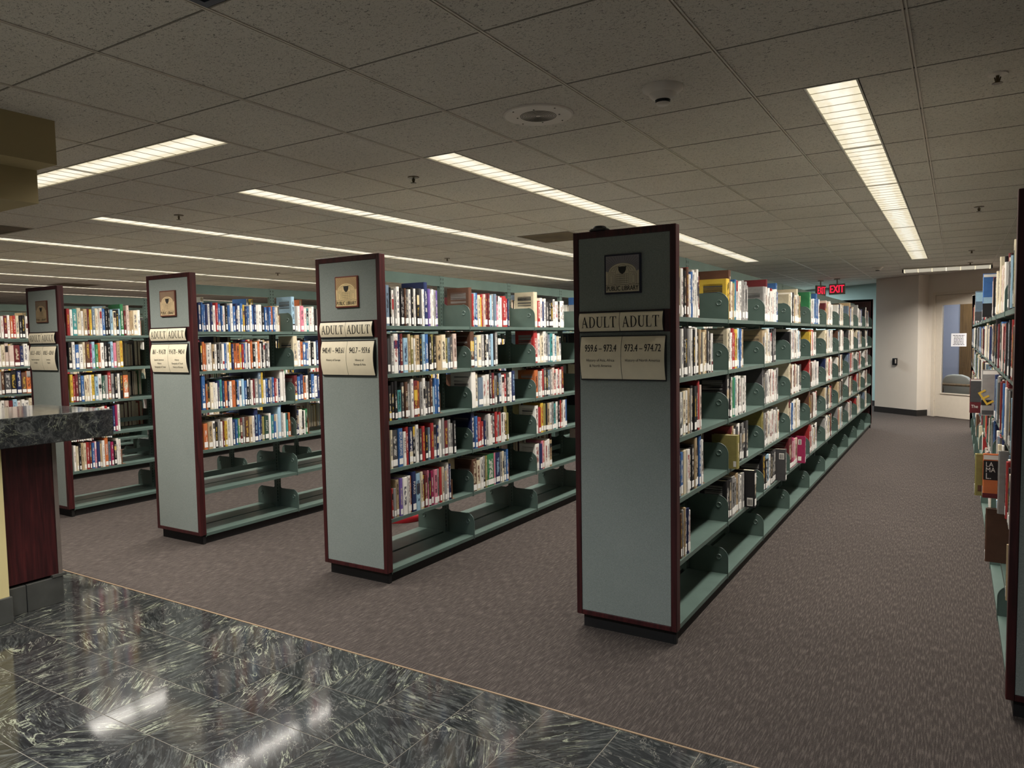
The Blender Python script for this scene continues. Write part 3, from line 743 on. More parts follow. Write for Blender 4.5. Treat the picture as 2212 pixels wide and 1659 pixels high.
roots = {}
for si, S in enumerate(stacks):
    xr = S['x']; xl = xr-PW; cx = (xl+xr)/2
    root = empty('library_bookcase', (0, 0, 0), clab[S['key']], 'bookcase', 'double-sided library stacks'); roots[S['key']] = root; S['cx'] = cx
    nb = S['bays']; yend = Y0+BAY*nb
    # near end panel
    for yy, far in ((YP, False), (yend+0.012, True)):
        zt = PH
        ep = MB().box(xl+0.004, xr-0.004, yy+(0.008 if not far else 0), yy+(PT if not far else PT-0.008), 0.072, zt-0.003).build('end_panel', M['wood'], root)
        w = 0.029; ya, yb = (yy, yy+PT) if not far else (yy, yy+PT)
        for args in ((xl, xl+w, 0.069, zt), (xr-w, xr, 0.069, zt)): MB().box(args[0], args[1], ya, yb, args[2], args[3]).build('frame_stile', M['wood'], ep, bevel=0.0025)
        for args in ((zt-0.032, zt), (0.069, 0.093)): MB().box(xl+w, xr-w, ya, yb, args[0], args[1]).build('frame_rail', M['wood'], ep, bevel=0.002)
        if not far:
            MB().box(xl+w+0.001, xr-w-0.001, YP+0.003, YP+0.012, 1.598, zt-0.033).build('fabric_panel', M['fabric'], ep)
            MB().box(xl+w+0.001, xr-w-0.001, YP+0.003, YP+0.012, 0.094, 1.494).build('fabric_panel', M['fabric'], ep)
            MB().box(xl+w, xr-w, YP+0.001, YP+0.012, 1.494, 1.598).build('sign_band', M['wood'], ep)
        MB().box(xl+0.038, xr-0.012, yy+(0.028 if not far else 0), yy+PT-(0 if not far else 0.028), 0, 0.0685).build('plinth', M['kick'], root)
    if S['plaque']:
        plaque(root, cx+0.002, S['plaque'])
        h, fy = curved_sign(root, cx, xl+0.034, xr-0.061, 1.500, 1.590, 0.011, 'category_sign', 'curved cream sign reading ADULT twice')
        mid = (xl+0.034+xr-0.061)/2; q = (xr-0.061-xl-0.034)/4; tx = MB()
        for s in (-1, 1): serif_word(tx, 'ADULT', 0.053, mid+s*q, 1.518, fy)
        tx.build('lettering', M['ink'], h)
        h, fy = curved_sign(root, cx, xl+0.043, xr-0.050, 1.268, 1.474, 0.018, 'range_sign', 'curved cream sign with call number ranges')
        mid = (xl+0.043+xr-0.050)/2; q = (xr-0.050-xl-0.043)/4; tx = MB()
        for s, T_ in ((-1, S['l']), (1, S['r'])):
            for q2 in (-0.0005, 0.0005): text_into(tx, T_[0], 0.0345, mid+s*q+q2, 1.402, (lambda z, f_=fy, q_=q2: f_(z)-0.0002*(q_ > 0)), 0.62, maxw=0.182)
            for i, t in enumerate(T_[1]): text_into(tx, t, 0.0125, mid+s*q, 1.354-0.0265*i, fy, 0.92, maxw=0.19)
        tx.build('lettering', M['ink'], h)
    # steel
    for b in range(nb+1):
        yj = Y0+BAY*b if 0 < b < nb else (Y0+0.03 if b == 0 else yend-0.022)
        inst('upright', UM, (cx, yj, 0), root)
        if si < 4 and b < 5: inst('slot_row', SLM, (cx, yj, 0), root)['kind'] = 'stuff'
    for b in range(nb):
        yc = Y0+BAY*(b+0.5)
        inst('top_rail', RAIL, (cx, yc, 1.888), root); inst('kick_base', KICK, (cx, yc, 0), root)
        for lv, z in enumerate(LIP):
            for s in (1, -1): inst('shelf', SM, (cx, yc, z), root, rz=0 if s > 0 else math.pi)
        for lv in ((4,) if si == 2 else (3, 4) if si == 3 else (4,)):
            inst('back_stop', BACK, (cx, yc, LIP[lv]+0.095), root)
    for b in range(nb+1):
        yj = Y0+BAY*b if 0 < b < nb else (Y0+0.028 if b == 0 else yend-0.003)
        for z in LIP:
            for s in (1, -1): inst('shelf_bracket', BM, (cx, yj, z), root, rz=0 if s > 0 else math.pi)

# ------------------------------------------------------------------ books
PAL = {'w': ((226, 222, 214), 'white'), 'c': ((212, 200, 172), 'cream'), 't': ((176, 154, 120), 'tan'), 'g': ((142, 140, 137), 'grey'), 'd': ((72, 71, 72), 'dark grey'),
       'k': ((31, 30, 32), 'black'), 'n': ((92, 64, 50), 'brown'), 'r': ((158, 50, 50), 'red'), 'm': ((102, 40, 44), 'maroon'), 'p': ((204, 124, 142), 'pink'),
       'o': ((188, 106, 62), 'orange'), 'y': ((206, 172, 66), 'yellow'), 'l': ((136, 128, 76), 'olive'), 'e': ((54, 122, 78), 'green'), 'f': ((50, 78, 66), 'dark green'),
       'q': ((68, 138, 138), 'teal'), 'b': ((58, 98, 152), 'blue'), 'N': ((38, 48, 86), 'navy'), 's': ((150, 182, 202), 'pale blue'), 'S': ((102, 118, 134), 'slate'),
       'v': ((108, 86, 152), 'purple'), 'x': ((150, 42, 82), 'magenta'), 'h': ((198, 178, 166), 'dusty pink')}
PALW = {'history': 'wwwwcccgggddkkkkSSNNbsrmmtnhlf', 'travel': 'wwwwbbbNNNNskoyrwwqgbw', 'lit': 'wwccctthkkdNbrmmynegws', 'pale': 'wwwwwccccggggddkktSSsrkkNnhm'}
# shelf contents read from the photograph: (stack, bay, level): (from y, to y, tokens) ; ^ tall  _ short  + thick  - thin
SH = {}
A = 'North America stack'; U_ = 'unsigned stack'; B_ = 'Europe stack'; C_ = 'travel stack'; D_ = 'literature stack'
SH[A,0,0] = (3.335, 3.692, 'w l- w k k n r w b w w w m')
SH[A,1,0] = (4.206, 4.686, 'y+ n^ c t- q- b- w+ w w w g g g g')
SH[A,2,0] = (5.120, 5.612, 'g+ w m^- w w w r- w w w b^ b')
SH[A,3,0] = (6.034, 6.506, 'c+ w k w t w c^ w l t')
SH[A,4,0] = (6.948, 7.484, 'e^+ w S w b s b^ N b w')
SH[A,5,0] = (7.862, 8.332, 'm+ h t w h w w c w')
SH[A,0,1] = (3.335, 3.927, 'k d w k k g w m- k w k t d c t k w k w')
SH[A,1,1] = (4.206, 4.588, 'c+ w w r r- y+ w s b w t')
SH[A,2,1] = (5.120, 5.533, 't+ w c w N w k d k d')
SH[A,3,1] = (6.034, 6.495, 'k+ w w S w h k w w s w d')
SH[A,4,1] = (6.948, 7.325, 'y+ o- w r- w w k w')
SH[A,5,1] = (7.862, 8.367, 'c+ t w w c S w g w')
SH[A,0,2] = (3.335, 3.711, 'N w S c+ w t g k k+ k r^ h')
SH[A,1,2] = (4.206, 4.650, 'k^+ k w e q- w w k w g w k w')
SH[A,2,2] = (5.120, 5.611, 'd^ k g w g w h w r w w w g')
SH[A,3,2] = (6.034, 6.546, 'c^+ n t w w m c w g w k d')
SH[A,4,2] = (6.948, 7.457, 'r^+ n w w r- w g w w')
SH[A,5,2] = (7.862, 8.351, 'N+ c w c r+ w h')
SH[A,0,3] = (3.335, 3.740, 'N k- b c w+ k k t^ k b^ w')
SH[A,1,3] = (4.206, 4.696, 'k^+ w m- t w d w k g k d')
SH[A,2,3] = (5.120, 5.679, 'l^ g w n w c w w g w w g c w')
SH[A,3,3] = (6.034, 6.513, 'c^+ w b w w w c w w w')
SH[A,4,3] = (6.948, 7.411, 'n^+ n c n w w w r w')
SH[A,0,4] = (3.335, 3.528, 'w c n g t N N w')
SH[A,1,4] = (4.206, 4.600, 'k+ d g+ g t g w g')
SH[A,2,4] = (5.120, 5.560, 'k^+ k s w k d d')
SH[A,3,4] = (6.034, 6.420, 'm^+ x p c')
SH[A,4,4] = (6.948, 7.393, 'r^+ h r w w k w w')
SH[B_,0,0] = (3.335, 3.849, 'S+ k- w g w+ k k n- d w k w k+ d w N^+ v w- w g v')
SH[B_,1,0] = (4.206, 4.734, 'n^+ r- s b c y- r- h m m s g S p w w r+ r N-')
SH[B_,2,0] = (5.120, 5.651, 'c^+ r w N w d k k w w+ k w w')
SH[B_,0,1] = (3.335, 4.045, 'd g w+ N- m s+ t l w- t+ k s b k l k t+ c+ l S d h+')
SH[B_,1,1] = (4.206, 4.569, 'n^+ S+ c+ g+ k w S s k g^')
SH[B_,2,1] = (5.120, 5.582, 'r^+ w c w^ g S q w s c w')
SH[B_,0,2] = (3.335, 3.840, 'k K k q_+ d n g w m+ o g w d d n s_- b b')
SH[B_,1,2] = (4.206, 4.801, 'w^+ c S+ w w k m g k S w r d w N')
SH[B_,2,2] = (5.120, 5.620, 'o+ g w r d k S g h r w r w m')
SH[B_,0,3] = (3.335, 4.015, 'c d+ b+ w r N+ k w d r k S r g N w^ g^ m+ g g k')
SH[B_,1,3] = (4.206, 4.706, 'N^+ b r r r_ N_ g w w d+ r g r w w k l')
SH[B_,2,3] = (5.120, 5.687, 'w+ r y l k t w g q w k r- h w b')
SH[B_,0,4] = (3.335, 3.955, 'r_- g_ t v w+ w o- N^+ s+ c y- m p- k x p+ g r c g w^ N')
SH[B_,1,4] = (4.206, 4.690, 'n+ c w g- l- e++ p- N+ g- c- S b-')
SH[B_,2,4] = (5.120, 5.396, 'w+ N p- o- w w t')
SH[C_,0,0] = (3.335, 4.075, 'N b- b N w N w r b b- w k b w b N w b y N b w b- N w w+ k b N b o b w c')
SH[C_,1,0] = (4.206, 4.480, 's^ g w p+ w q w w k')
SH[C_,0,1] = (3.335, 3.966, 'k o o- w+ w t w k g w b w y N o o+ y r b w N- w o k+ w o w- k w d g')
SH[C_,1,1] = (4.206, 4.490, 'c^+ w o b b w k w N')
SH[C_,0,2] = (3.335, 4.110, 'b^+ o- k c w w N q N o N- w o+ k- b w s b k d w m g+ S^+ y^ w b N g b r w- N w^+ w^')
SH[C_,1,2] = (4.206, 4.490, 'm b N o w k b w N')
SH[C_,0,3] = (3.335, 4.150, 'o+ t+ w k g w m- y w w N b e m g n+ t w N^+ b N- l f+ w q b w s^+ g w q o')
SH[C_,1,3] = (4.206, 4.343, 'k^ N w w k w e')
SH[D_,0,0] = (3.335, 3.995, 'r w q+ c+ w t+ m- y S c w- w b k k s c k s- e^+ m h^ t- t c+ w')
SH[D_,0,1] = (3.335, 3.817, 'k w b w c- n+ x- s e o- w k k s p t y')
SH[D_,0,2] = (3.335, 3.852, 'y r- m d b c- c w- y s w f g r^ g k w k o+')
SH[D_,0,3] = (3.335, 3.761, 'w c t w k N p m w c w r w k N x w')
SH[D_,0,4] = (3.335, 3.755, 'w c k t c r m b p N t w o^+ S x k w w')
SH['second literature stack',0,0] = (3.335, 4.05, 'w k c N t r w c k h w m w o r c k k w w y w w t c')
SH['second literature stack',0,1] = (3.335, 4.1, 'w c k n w t w w c h h+ m+ N w+ w+ c k t w g w')
SH['second literature stack',0,2] = (3.335, 4.1, 'w r c k g S+ g n d+ k+ N+ n+ o+ d k w c b w t')
SH['second literature stack',0,3] = (3.335, 4.1, 'k w r c g w w h m s w w w c t w c k w n')
books = []   # dict per book
R = random.Random(11)
def fill(stack, bay, lv, side, y0, y1, toks, dz=0):
    S = next(s for s in stacks if s['key'] == stack); ws = []
    for t in toks:
        w = R.uniform(0.85, 1.15)
        w *= 1.5**t.count('+')
        if '-' in t: w *= 0.62
        ws.append(w)
    k_ = (y1-y0)/sum(ws); y = y0; zt = LIP[lv]+LH+0.0008
    for i, (t, w) in enumerate(zip(toks, ws)):
        w *= k_; c = t[0] if t[0] in PAL else 'k'
        h = R.choice((0.228, 0.232, 0.236, 0.24, 0.221, 0.213)) + R.uniform(-0.003, 0.003)
        if stack == C_ and lv < 4 and '^' not in t: h = R.uniform(0.19, 0.215)
        if '^' in t: h = R.uniform(0.252, 0.262) if lv > 0 else R.uniform(0.272, 0.29)
        if '_' in t: h = R.uniform(0.178, 0.19)
        fx = S['cx'] + side*(SD - 0.004 - R.uniform(0, 0.009))
        if stack == 'unsigned stack': fx -= R.choice((0, 0.004, 0.008, 0.016))
        d = min(h*0.70, 0.185) + R.uniform(-0.008, 0.004)
        books.append(dict(st=stack, bay=bay, lv=lv, side=side, idx=i, x=fx, y=y+w/2, z=zt, w=w-0.0006, h=h, d=d, c=c))
        y += w
def rand_toks(n, pal): return [R.choice(PALW[pal]) + R.choice(('', '', '', '', '+', '-', '^' if R.random() < 0.3 else '')) for _ in range(n)]
for S in stacks:
    st = S['key']
    for b in range(S['bays']):
        ys = Y0+BAY*b + (0.049 if b == 0 else 0.006)
        for lv in range(5):
            for side in (1, -1):
                if side == 1 and st == 'unsigned stack': continue
                if side == 1 and (st, b, lv) in SH:
                    y0, y1, t = SH[st, b, lv]; fill(st, b, lv, 1, y0, y1, t.split()); continue
                if side == 1 and st == C_ and lv == 4: continue
                if side == -1 and st == A and b > 5: continue
                if side == -1 and st != 'unsigned stack' and lv == 4 and R.random() < 0.6: continue
                f = R.uniform(0.45, 0.6) if st in (A, 'unsigned stack') else R.uniform(0.5, 0.8)
                if side == -1 and st not in ('unsigned stack',): f = R.uniform(0.6, 0.93)
                if st == 'unsigned stack': f = R.uniform(0.86, 0.96) if lv < 3 else R.uniform(0.5, 0.7) if lv == 3 else 0.3
                L = (BAY-0.03-(0.043 if b == 0 else 0))*f
                pal = 'travel' if st == C_ else 'lit' if st in (D_, 'second literature stack', 'far stack') else 'pale' if st == A and side == 1 and b > 1 else 'history'
                if side == -1: ys_ = ys + (BAY-0.03-(0.043 if b == 0 else 0)-L if st != 'unsigned stack' else 0)
                else: ys_ = ys
                fill(st, b, lv, side, ys_, ys_+L, rand_toks(max(2, int(L/R.uniform(0.026, 0.034))), pal))
# single books pulled forward out of their row: (stack, side, level, x, y, w, h, d, colour, phrase)
pulled = []
def pull(st, side, lv, x, y, w, h, d, c, label, art=None): pulled.append((st, side, lv, x, y, w, h, d, c, label, art))
xa = stacks[0]['cx']+SD
pull(A, 1, 3, xa+0.045, 4.262, 0.048, 0.196, 0.15, 'l', 'short thick olive book jutting out of the North America stack', [('p', 0.008, 0.024, 0.012, 0.045, 'w')])
pull(A, 1, 4, xa+0.055, 4.640, 0.050, 0.235, 0.165, 'k', 'thick black book with one barcode sticker jutting out of the North America stack', [('p', 0.010, 0.046, 0.010, 0.062, 'w'), ('b', 0.014, 0.042, 0.016, 0.052)])
pull(A, 1, 4, xa+0.055, 5.600, 0.042, 0.235, 0.165, 'd', 'dark grey book with high barcode sticker jutting out of the North America stack', [('p', 0.010, 0.046, 0.160, 0.205, 'w'), ('b', 0.014, 0.042, 0.164, 0.199)])
pull(A, 1, 4, xa+0.050, 6.440, 0.030, 0.225, 0.165, 'x', 'crimson book with two white stickers jutting out of the North America stack', [('p', 0.030, 0.056, 0.155, 0.20, 'w'), ('p', 0.030, 0.056, 0.02, 0.055, 'w'), ('b', 0.034, 0.052, 0.158, 0.196)])
pull(U_, -1, 2, 0.126, 4.955, 0.030, 0.262, 0.185, 'g', 'large grey picture book with yellow letter jutting out of the unsigned stack', [('p', 0.006, 0.18, 0.236, 0.256, 'w'), ('p', 0.004, 0.18, 0.006, 0.03, 'd'), ('p', 0.0, 0.05, 0.06, 0.09, 'k'), ('t', 'E', 0.085, 0.020, 0.055, 'y', 32)])
pull(U_, -1, 4, 0.131, 4.035, 0.030, 0.252, 0.175, 'n', 'tall dark brown book jutting out of the unsigned stack', [])
pull(U_, -1, 3, 0.085, 4.060, 0.036, 0.196, 0.15, 'l', 'olive yellow book jutting furthest out of the unsigned stack', [('p', 0.012, 0.030, 0.02, 0.05, 'n')])
pull(U_, -1, 3, 0.115, 4.016, 0.026, 0.205, 0.16, 'o', 'orange and black covered book jutting out of the unsigned stack', [('p', 0.002, 0.15, 0.085, 0.175, 'k'), ('p', 0.002, 0.15, 0.18, 0.2, 'w'), ('p', 0.0, 0.15, 0.0, 0.022, 'm'), ('t', 'LA', 0.022, 0.010, 0.147, 'w', 0), ('t', 'MA', 0.022, 0.010, 0.122, 'w', 0), ('t', 'L.', 0.028, 0.010, 0.090, 'w', 0)])
pull(U_, -1, 2, 0.072, 5.090, 0.024, 0.200, 0.15, 'm', 'maroon book titled The jutting out of the unsigned stack', [('p', 0.002, 0.14, 0.065, 0.19, 'd'), ('p', 0.004, 0.06, 0.19, 0.198, 'w'), ('t', 'The', 0.018, 0.008, 0.03, 'w', 0)])
pull(U_, -1, 0, 0.142, 5.760, 0.028, 0.285, 0.17, 'b', 'tall blue picture book jutting out of the unsigned stack top shelf', [('p', 0.003, 0.16, 0.262, 0.280, 'w'), ('p', 0.0, 0.16, 0.0, 0.09, 'k'), ('p', 0.003, 0.16, 0.09, 0.13, 's')])
pull(U_, -1, 0, 0.135, 7.690, 0.030, 0.262, 0.17, 'S', 'slate blue picture book jutting out far along the unsigned stack', [('p', 0.003, 0.16, 0.17, 0.25, 's'), ('p', 0.0, 0.16, 0.0, 0.08, 'd')])
pull(U_, -1, 3, 0.160, 3.680, 0.020, 0.268, 0.18, 'g', 'tall grey book with brown picture beside the unsigned stack panel', [('p', 0.025, 0.17, 0.05, 0.17, 'n'), ('t', 'AN', 0.024, 0.030, 0.205, 'N', 0)])
books = [b for b in books if not any(b['st'] == p_[0] and b['side'] == p_[1] and b['lv'] == p_[2] and abs(b['y']-p_[4]) < (b['w']+p_[5])/2+0.0005 for p_ in pulled)]

# words that can be read on spines
WORDS = {(B_, 0, 1, 9): ('FRANCE', 'k'), (B_, 0, 3, 2): ('BOURBONS', 'w'), (B_, 0, 3, 3): ('FRANCE', 'k'), (B_, 0, 4, 7): ('PARIS', 'w'), (C_, 0, 1, 23): ('GREECE', 'o'), (C_, 0, 3, 22): ('HIGH', 'w'), (D_, 0, 4, 12): ('SEDARIS', 'w')}
# geometry of one book, spine at x = 0 looking along +x, standing on z = 0
def cover_pts(w, d):
    t = 0.0028; r = min(0.005, w*0.28); h = w/2
    return [(-d, -h), (-r, -h), (0, -h+r), (0, h-r), (-r, h), (-d, h), (-d, h-t), (-0.007, h-t), (-0.007, -h+t), (-d, -h+t)]
def book_cover(w, h, d): return MB().prism([(x, y, 0) for x, y in cover_pts(w, d)], (0, 0, h))
def book_pages(w, h, d): return MB().box(-d+0.004, -0.0072, -w/2+0.0029, w/2-0.0029, 0.003, h-0.004)
def spine_sheet(w, z0, z1, off, inset=0.0): 
    r = min(0.005, w*0.28)-0.0006; a = w/2-r-inset
    return MB().box(0.0001, off, -a, a, z0, z1)
INK = {'w': 'kNdrm', 'c': 'knmN', 't': 'kn', 'g': 'wk', 'd': 'wc', 'k': 'wcwy', 'n': 'cy', 'r': 'wyw', 'm': 'cy', 'p': 'kw', 'o': 'wk', 'y': 'kr', 'l': 'kc', 'e': 'wc', 'f': 'wc', 'q': 'wk', 'b': 'ww', 'N': 'wcs', 's': 'Nk', 'S': 'wk', 'v': 'wc', 'x': 'w', 'h': 'kn'}
def rgba(c, j=0.0, rr=None):
    v = lin(PAL[c][0]); f = 1+(rr.uniform(-j, j) if rr else 0)
    return (min(1, v[0]*f), min(1, v[1]*f), min(1, v[2]*f), 1)
# rank the books by how large they show
vis = {A: (1464, 1890), B_: (845, 1238), C_: (440, 684), D_: (150, 318), 'second literature stack': (0, 62)}
def area(b):
    if b['side'] < 0 or b['st'] not in vis: return 0
    p0, p1, p2 = px((b['x'], b['y']-b['w']/2, b['z'])), px((b['x'], b['y']+b['w']/2, b['z'])), px((b['x'], b['y'], b['z']+b['h']))
    lo, hi = vis[b['st']]
    if b['st'] == D_ and b['lv'] == 3 and p0[0] < 243: return 0
    if p0[0] < lo-3 or p1[0] > hi+3: return 0
    return abs(p1[0]-p0[0])*abs(p0[1]-p2[1])
for b in books: b['a'] = area(b)
order = sorted(range(len(books)), key=lambda i: -books[i]['a'])
single = set(i for i in order[:306] if books[i]['a'] > 0)
SHELFN = ['top shelf', 'second shelf down', 'third shelf down', 'fourth shelf down', 'fifth shelf down']
many = {'cover': (MB(), []), 'pages': (MB(), []), 'label': (MB(), []), 'title': (MB(), []), 'band': (MB(), [])}
def put(key, mb, M4, col):
    t, cs = many[key]; n = len(t.v); t.v += [tuple(M4 @ Vector(v)) for v in mb.v]; t.f += [tuple(n+i for i in f) for f in mb.f]; cs += [col]*len(mb.v)
def one_book(b, label, group, rr, art=None):
    c = b['c']; me = book_cover(b['w'], b['h'], b['d']).mesh('book', M['jacket'])
    o = bpy.data.objects.new('book', me); COL.objects.link(o); o.location = (b['x'], b['y'], b['z']); o.rotation_euler.z = 0 if b['side'] > 0 else math.pi
    o.color = rgba(c, 0.15, rr); tag(o, label, 'book', group)
    book_pages(b['w'], b['h'], b['d']).build('page_block', M['pages'], o)
    return o
def decorate(b, o, rr, emit, plain_spine=False):
    """sticker, title and colour block on the spine"""
    w, h, c = b['w'], b['h'], b['c']
    if rr.random() < 0.2 and w > 0.012 and not plain_spine:
        z0 = h*rr.choice((0.0, 0.45, 0.62, 0.72)); z1 = min(h, z0+h*rr.uniform(0.15, 0.36))
        c2 = rr.choice(INK[c]+'kdgt'); emit('spine_band', 'band', spine_sheet(w, z0+0.001, z1-0.001, 0.00035), c2)
    if rr.random() < 0.9 and w > 0.011 and not plain_spine:
        z0 = h*rr.uniform(0.24, 0.34); z1 = h*rr.uniform(0.74, 0.95)
        emit('spine_title', 'title', spine_sheet(w, z0, z1, 0.0006, w*0.17), rr.choice(INK[c]))
    if rr.random() < 0.95:
        z0 = rr.uniform(0.008, 0.016); emit('spine_label', 'label', spine_sheet(w, z0, z0+rr.uniform(0.032, 0.042), 0.0009), 'w')
for i, b in enumerate(books):
    rr = random.Random(1000+i)
    if i in single:
        thick = 'slim' if b['w'] < 0.021 else 'thick' if b['w'] > 0.036 else ''
        tall = 'tall' if b['h'] > 0.25 else 'short' if b['h'] < 0.195 else ''
        ref = 'from the end panel' if b['bay'] == 0 else f'past the {ordi(b["bay"]-1)} divider'
        lab = ' '.join(x for x in (tall, thick, PAL[b['c']][1], f'book, {ordi(b["idx"])} {ref}, {SHELFN[b["lv"]]}, {b["st"]}') if x)
        o = one_book(b, lab, f'books on the {SHELFN[b["lv"]]} of {b["st"]}, bay {b["bay"]+1}', rr)
        def emit(nm, key, mb, c2, o=o):
            ch_ = mb.build(nm, M['label'] if key == 'label' else M['title'] if key == 'title' else M['jacket'], o); ch_.color = rgba(c2)
        if b['idx'] == 0 and b['bay'] > 0 and b['h'] > 0.2:
            ch_ = MB().box(-b['d']+0.03, -0.025, -b['w']/2-0.0004, -b['w']/2, b['h']*0.6, b['h']*0.88).build('cover_print', M['title'], o); ch_.color = rgba('d' if b['c'] in 'wctghsyp' else 'g')
        word = WORDS.get((b['st'], b['bay'], b['lv'], b['idx']))
        decorate(b, o, rr, emit, bool(word))
        if word:
            v, f = text_mesh(word[0], b['w']*0.5, 0.95, 'CENTER'); L_ = max(a for a, q in v)-min(a for a, q in v); kk = min(1.3, b['h']*0.62/L_)
            mb = MB(); mb.v = [(0.0011, q-b['w']*0.25, b['h']*0.6-a*kk) for a, q in v]; mb.f = list(f)
            ch_ = mb.build('spine_lettering', M['jacket'], o); ch_.color = rgba(word[1])
    else:
        M4 = Matrix.Translation((b['x'], b['y'], b['z'])) @ Matrix.Rotation(0 if b['side'] > 0 else math.pi, 4, 'Z')
        put('cover', book_cover(b['w'], b['h'], b['d']), M4, rgba(b['c'], 0.15, rr)); put('pages', book_pages(b['w'], b['h'], b['d']), M4, (0, 0, 0, 1))
        if b['side'] > 0 or b['st'] == 'unsigned stack': decorate(b, None, rr, lambda nm, key, mb, c2: put(key, mb, M4, rgba(c2)))
mass = bpy.data.objects.new('shelved_books', None)
def many_obj(key, name, mat, parent):
    t, cs = many[key]; me = t.mesh(name, mat)
    a = me.color_attributes.new('Col', 'FLOAT_COLOR', 'POINT'); a.data.foreach_set('color', [v for c in cs for v in c])
    o = bpy.data.objects.new(name, me); COL.objects.link(o); o.parent = parent; o['kind'] = 'stuff'; return o
mass = many_obj('cover', 'shelved_books', M['jacket_many'], None)
tag(mass, 'the remaining books filling the farther bays and the far sides of the stacks', 'books', kind='stuff')
many_obj('pages', 'page_blocks', M['pages'], mass); many_obj('label', 'spine_labels', M['label'], mass)
many_obj('title', 'spine_titles', M['title_many'], mass); many_obj('band', 'spine_bands', M['jacket_many'], mass)

def on_cover(o, b, art):
    """flat print and stickers on the cover that faces the lobby"""
    sd = b['side']; yl = -sd*(b['w']/2); e1 = -sd*0.0004
    for n_, a in enumerate(art):
        e2 = e1*(1+0.6*n_)
        if a[0] == 'p':
            y0_, y1_ = sorted((yl, yl+e2)); ch_ = MB().box(-a[2], -a[1], y0_, y1_, a[3], a[4]).build('cover_print', M['jacket'], o); ch_.color = rgba(a[5])
        elif a[0] == 'b':
            mb = MB(); x = a[1]; rr = random.Random(3); y0_, y1_ = sorted((yl, yl+e2*1.6))
            while x < a[2]-0.002:
                w_ = rr.uniform(0.001, 0.0028); mb.box(-x-w_, -x, y0_, y1_, a[3], a[4]); x += w_+rr.uniform(0.0012, 0.0026)
            ch_ = mb.build('barcode', M['ink'], o); ch_['kind'] = 'stuff'
        else:
            v, f = text_mesh(a[1], a[2], 0.85, 'LEFT'); mb = MB(); c, s_ = math.cos(math.radians(a[6])), math.sin(math.radians(a[6]))
            for p_, q_ in v:
                u, z = a[3]+p_*c-q_*s_, a[4]+p_*s_+q_*c; mb.v.append((-u if sd < 0 else -b['d']+u, yl+e1*5, z))
            mb.f = list(f); ch_ = mb.build('cover_lettering', M['jacket'], o); ch_.color = rgba(a[5])
for n_, p_ in enumerate(pulled):
    b = dict(st=p_[0], side=p_[1], lv=p_[2], x=p_[3], y=p_[4], z=LIP[p_[2]]+LH+0.0008, w=p_[5]-0.0006, h=p_[6], d=p_[7], c=p_[8])
    rr = random.Random(77+n_); o = one_book(b, p_[9], 'books pulled forward past the shelf edge', rr)
    def emit(nm, key, mb, c2, o=o):
        ch_ = mb.build(nm, M['label'] if key == 'label' else M['title'] if key == 'title' else M['jacket'], o); ch_.color = rgba(c2)
    decorate(b, o, rr, emit); on_cover(o, b, p_[10])


# ------------------------------------------------------------------ bookends: thin brown plates closing a row of books
bend = MB().box(-0.10, 0, -0.0012, 0.0012, 0, 0.135).box(-0.10, 0, 0.0012, 0.03, 0, 0.0012).mesh('bookend', M['cork'])
def after(st, bay, lv):
    ys = [b['y']+b['w']/2 for b in books if b['st'] == st and b['bay'] == bay and b['lv'] == lv and b['side'] == 1]; return max(ys)+0.0022
for st, bay, lv in ((A, 0, 3), (B_, 0, 2), (B_, 0, 4), (B_, 1, 4), (B_, 1, 0), (C_, 0, 0), (C_, 0, 3), (C_, 1, 3), (D_, 0, 0), (D_, 0, 2), (D_, 0, 4)):
    S = next(q for q in stacks if q['key'] == st)
    o = inst('bookend', bend, (S['cx']+SD-0.006, after(st, bay, lv), LIP[lv]+LH+0.0005))
    tag(o, f'brown plate bookend closing bay {("one", "two")[bay]} of the {SHELFN[lv]}, {st}', 'bookend', 'brown bookends')

# ------------------------------------------------------------------ soffit and service counter beside the lobby
sf = MB().box(-9, -3.418, -3, 1.75, 2.274, HC+0.02).box(-9, -3.598, -3, 1.753, 2.125, 2.274)
struct(sf.build('trim_2', M['olive']), 'stepped olive soffit hanging from the ceiling above the counter', 'soffit')
ct = empty('service_counter', (-4.4, 1.8, 0), 'dark marble topped service counter with mahogany front and pale yellow pedestal', 'counter')
def wl(o): o.matrix_parent_inverse = Matrix.Translation(-Vector(o.parent.location)); return o
wl(MB().box(-5.0, -4.2, -1.0, 2.388, 0.945, 1.102).build('countertop', M['marble_slab'], ct, bevel=0.004))
wl(MB().box(-4.9, -4.38, -0.5, 2.128, 0.17, 0.9445).build('front_panel', M['wood'], ct))
wl(MB().box(-4.9, -4.376, 2.128, 2.15, 0.17, 0.9445).build('corner_strip', M['alu'], ct))
wl(MB().box(-4.9, -4.366, 2.09, 2.165, 0.155, 0.170).build('base_cap', M['basetile'], ct))
for a, b in ((1.85, 1.952), (1.956, 2.15)): wl(MB().box(-4.9, -4.372, a, b, 0, 0.1545).build('base_tile', M['basetile'], ct, bevel=0.003))
wl(MB().box(-4.95, -4.30, -0.6, 1.838, 0.14, 0.9445).build('pedestal', M['yellow'], ct))
wl(MB().box(-4.96, -4.288, -0.6, 1.848, 0, 0.1395).build('pedestal_base', M['basetile'], ct, bevel=0.004))

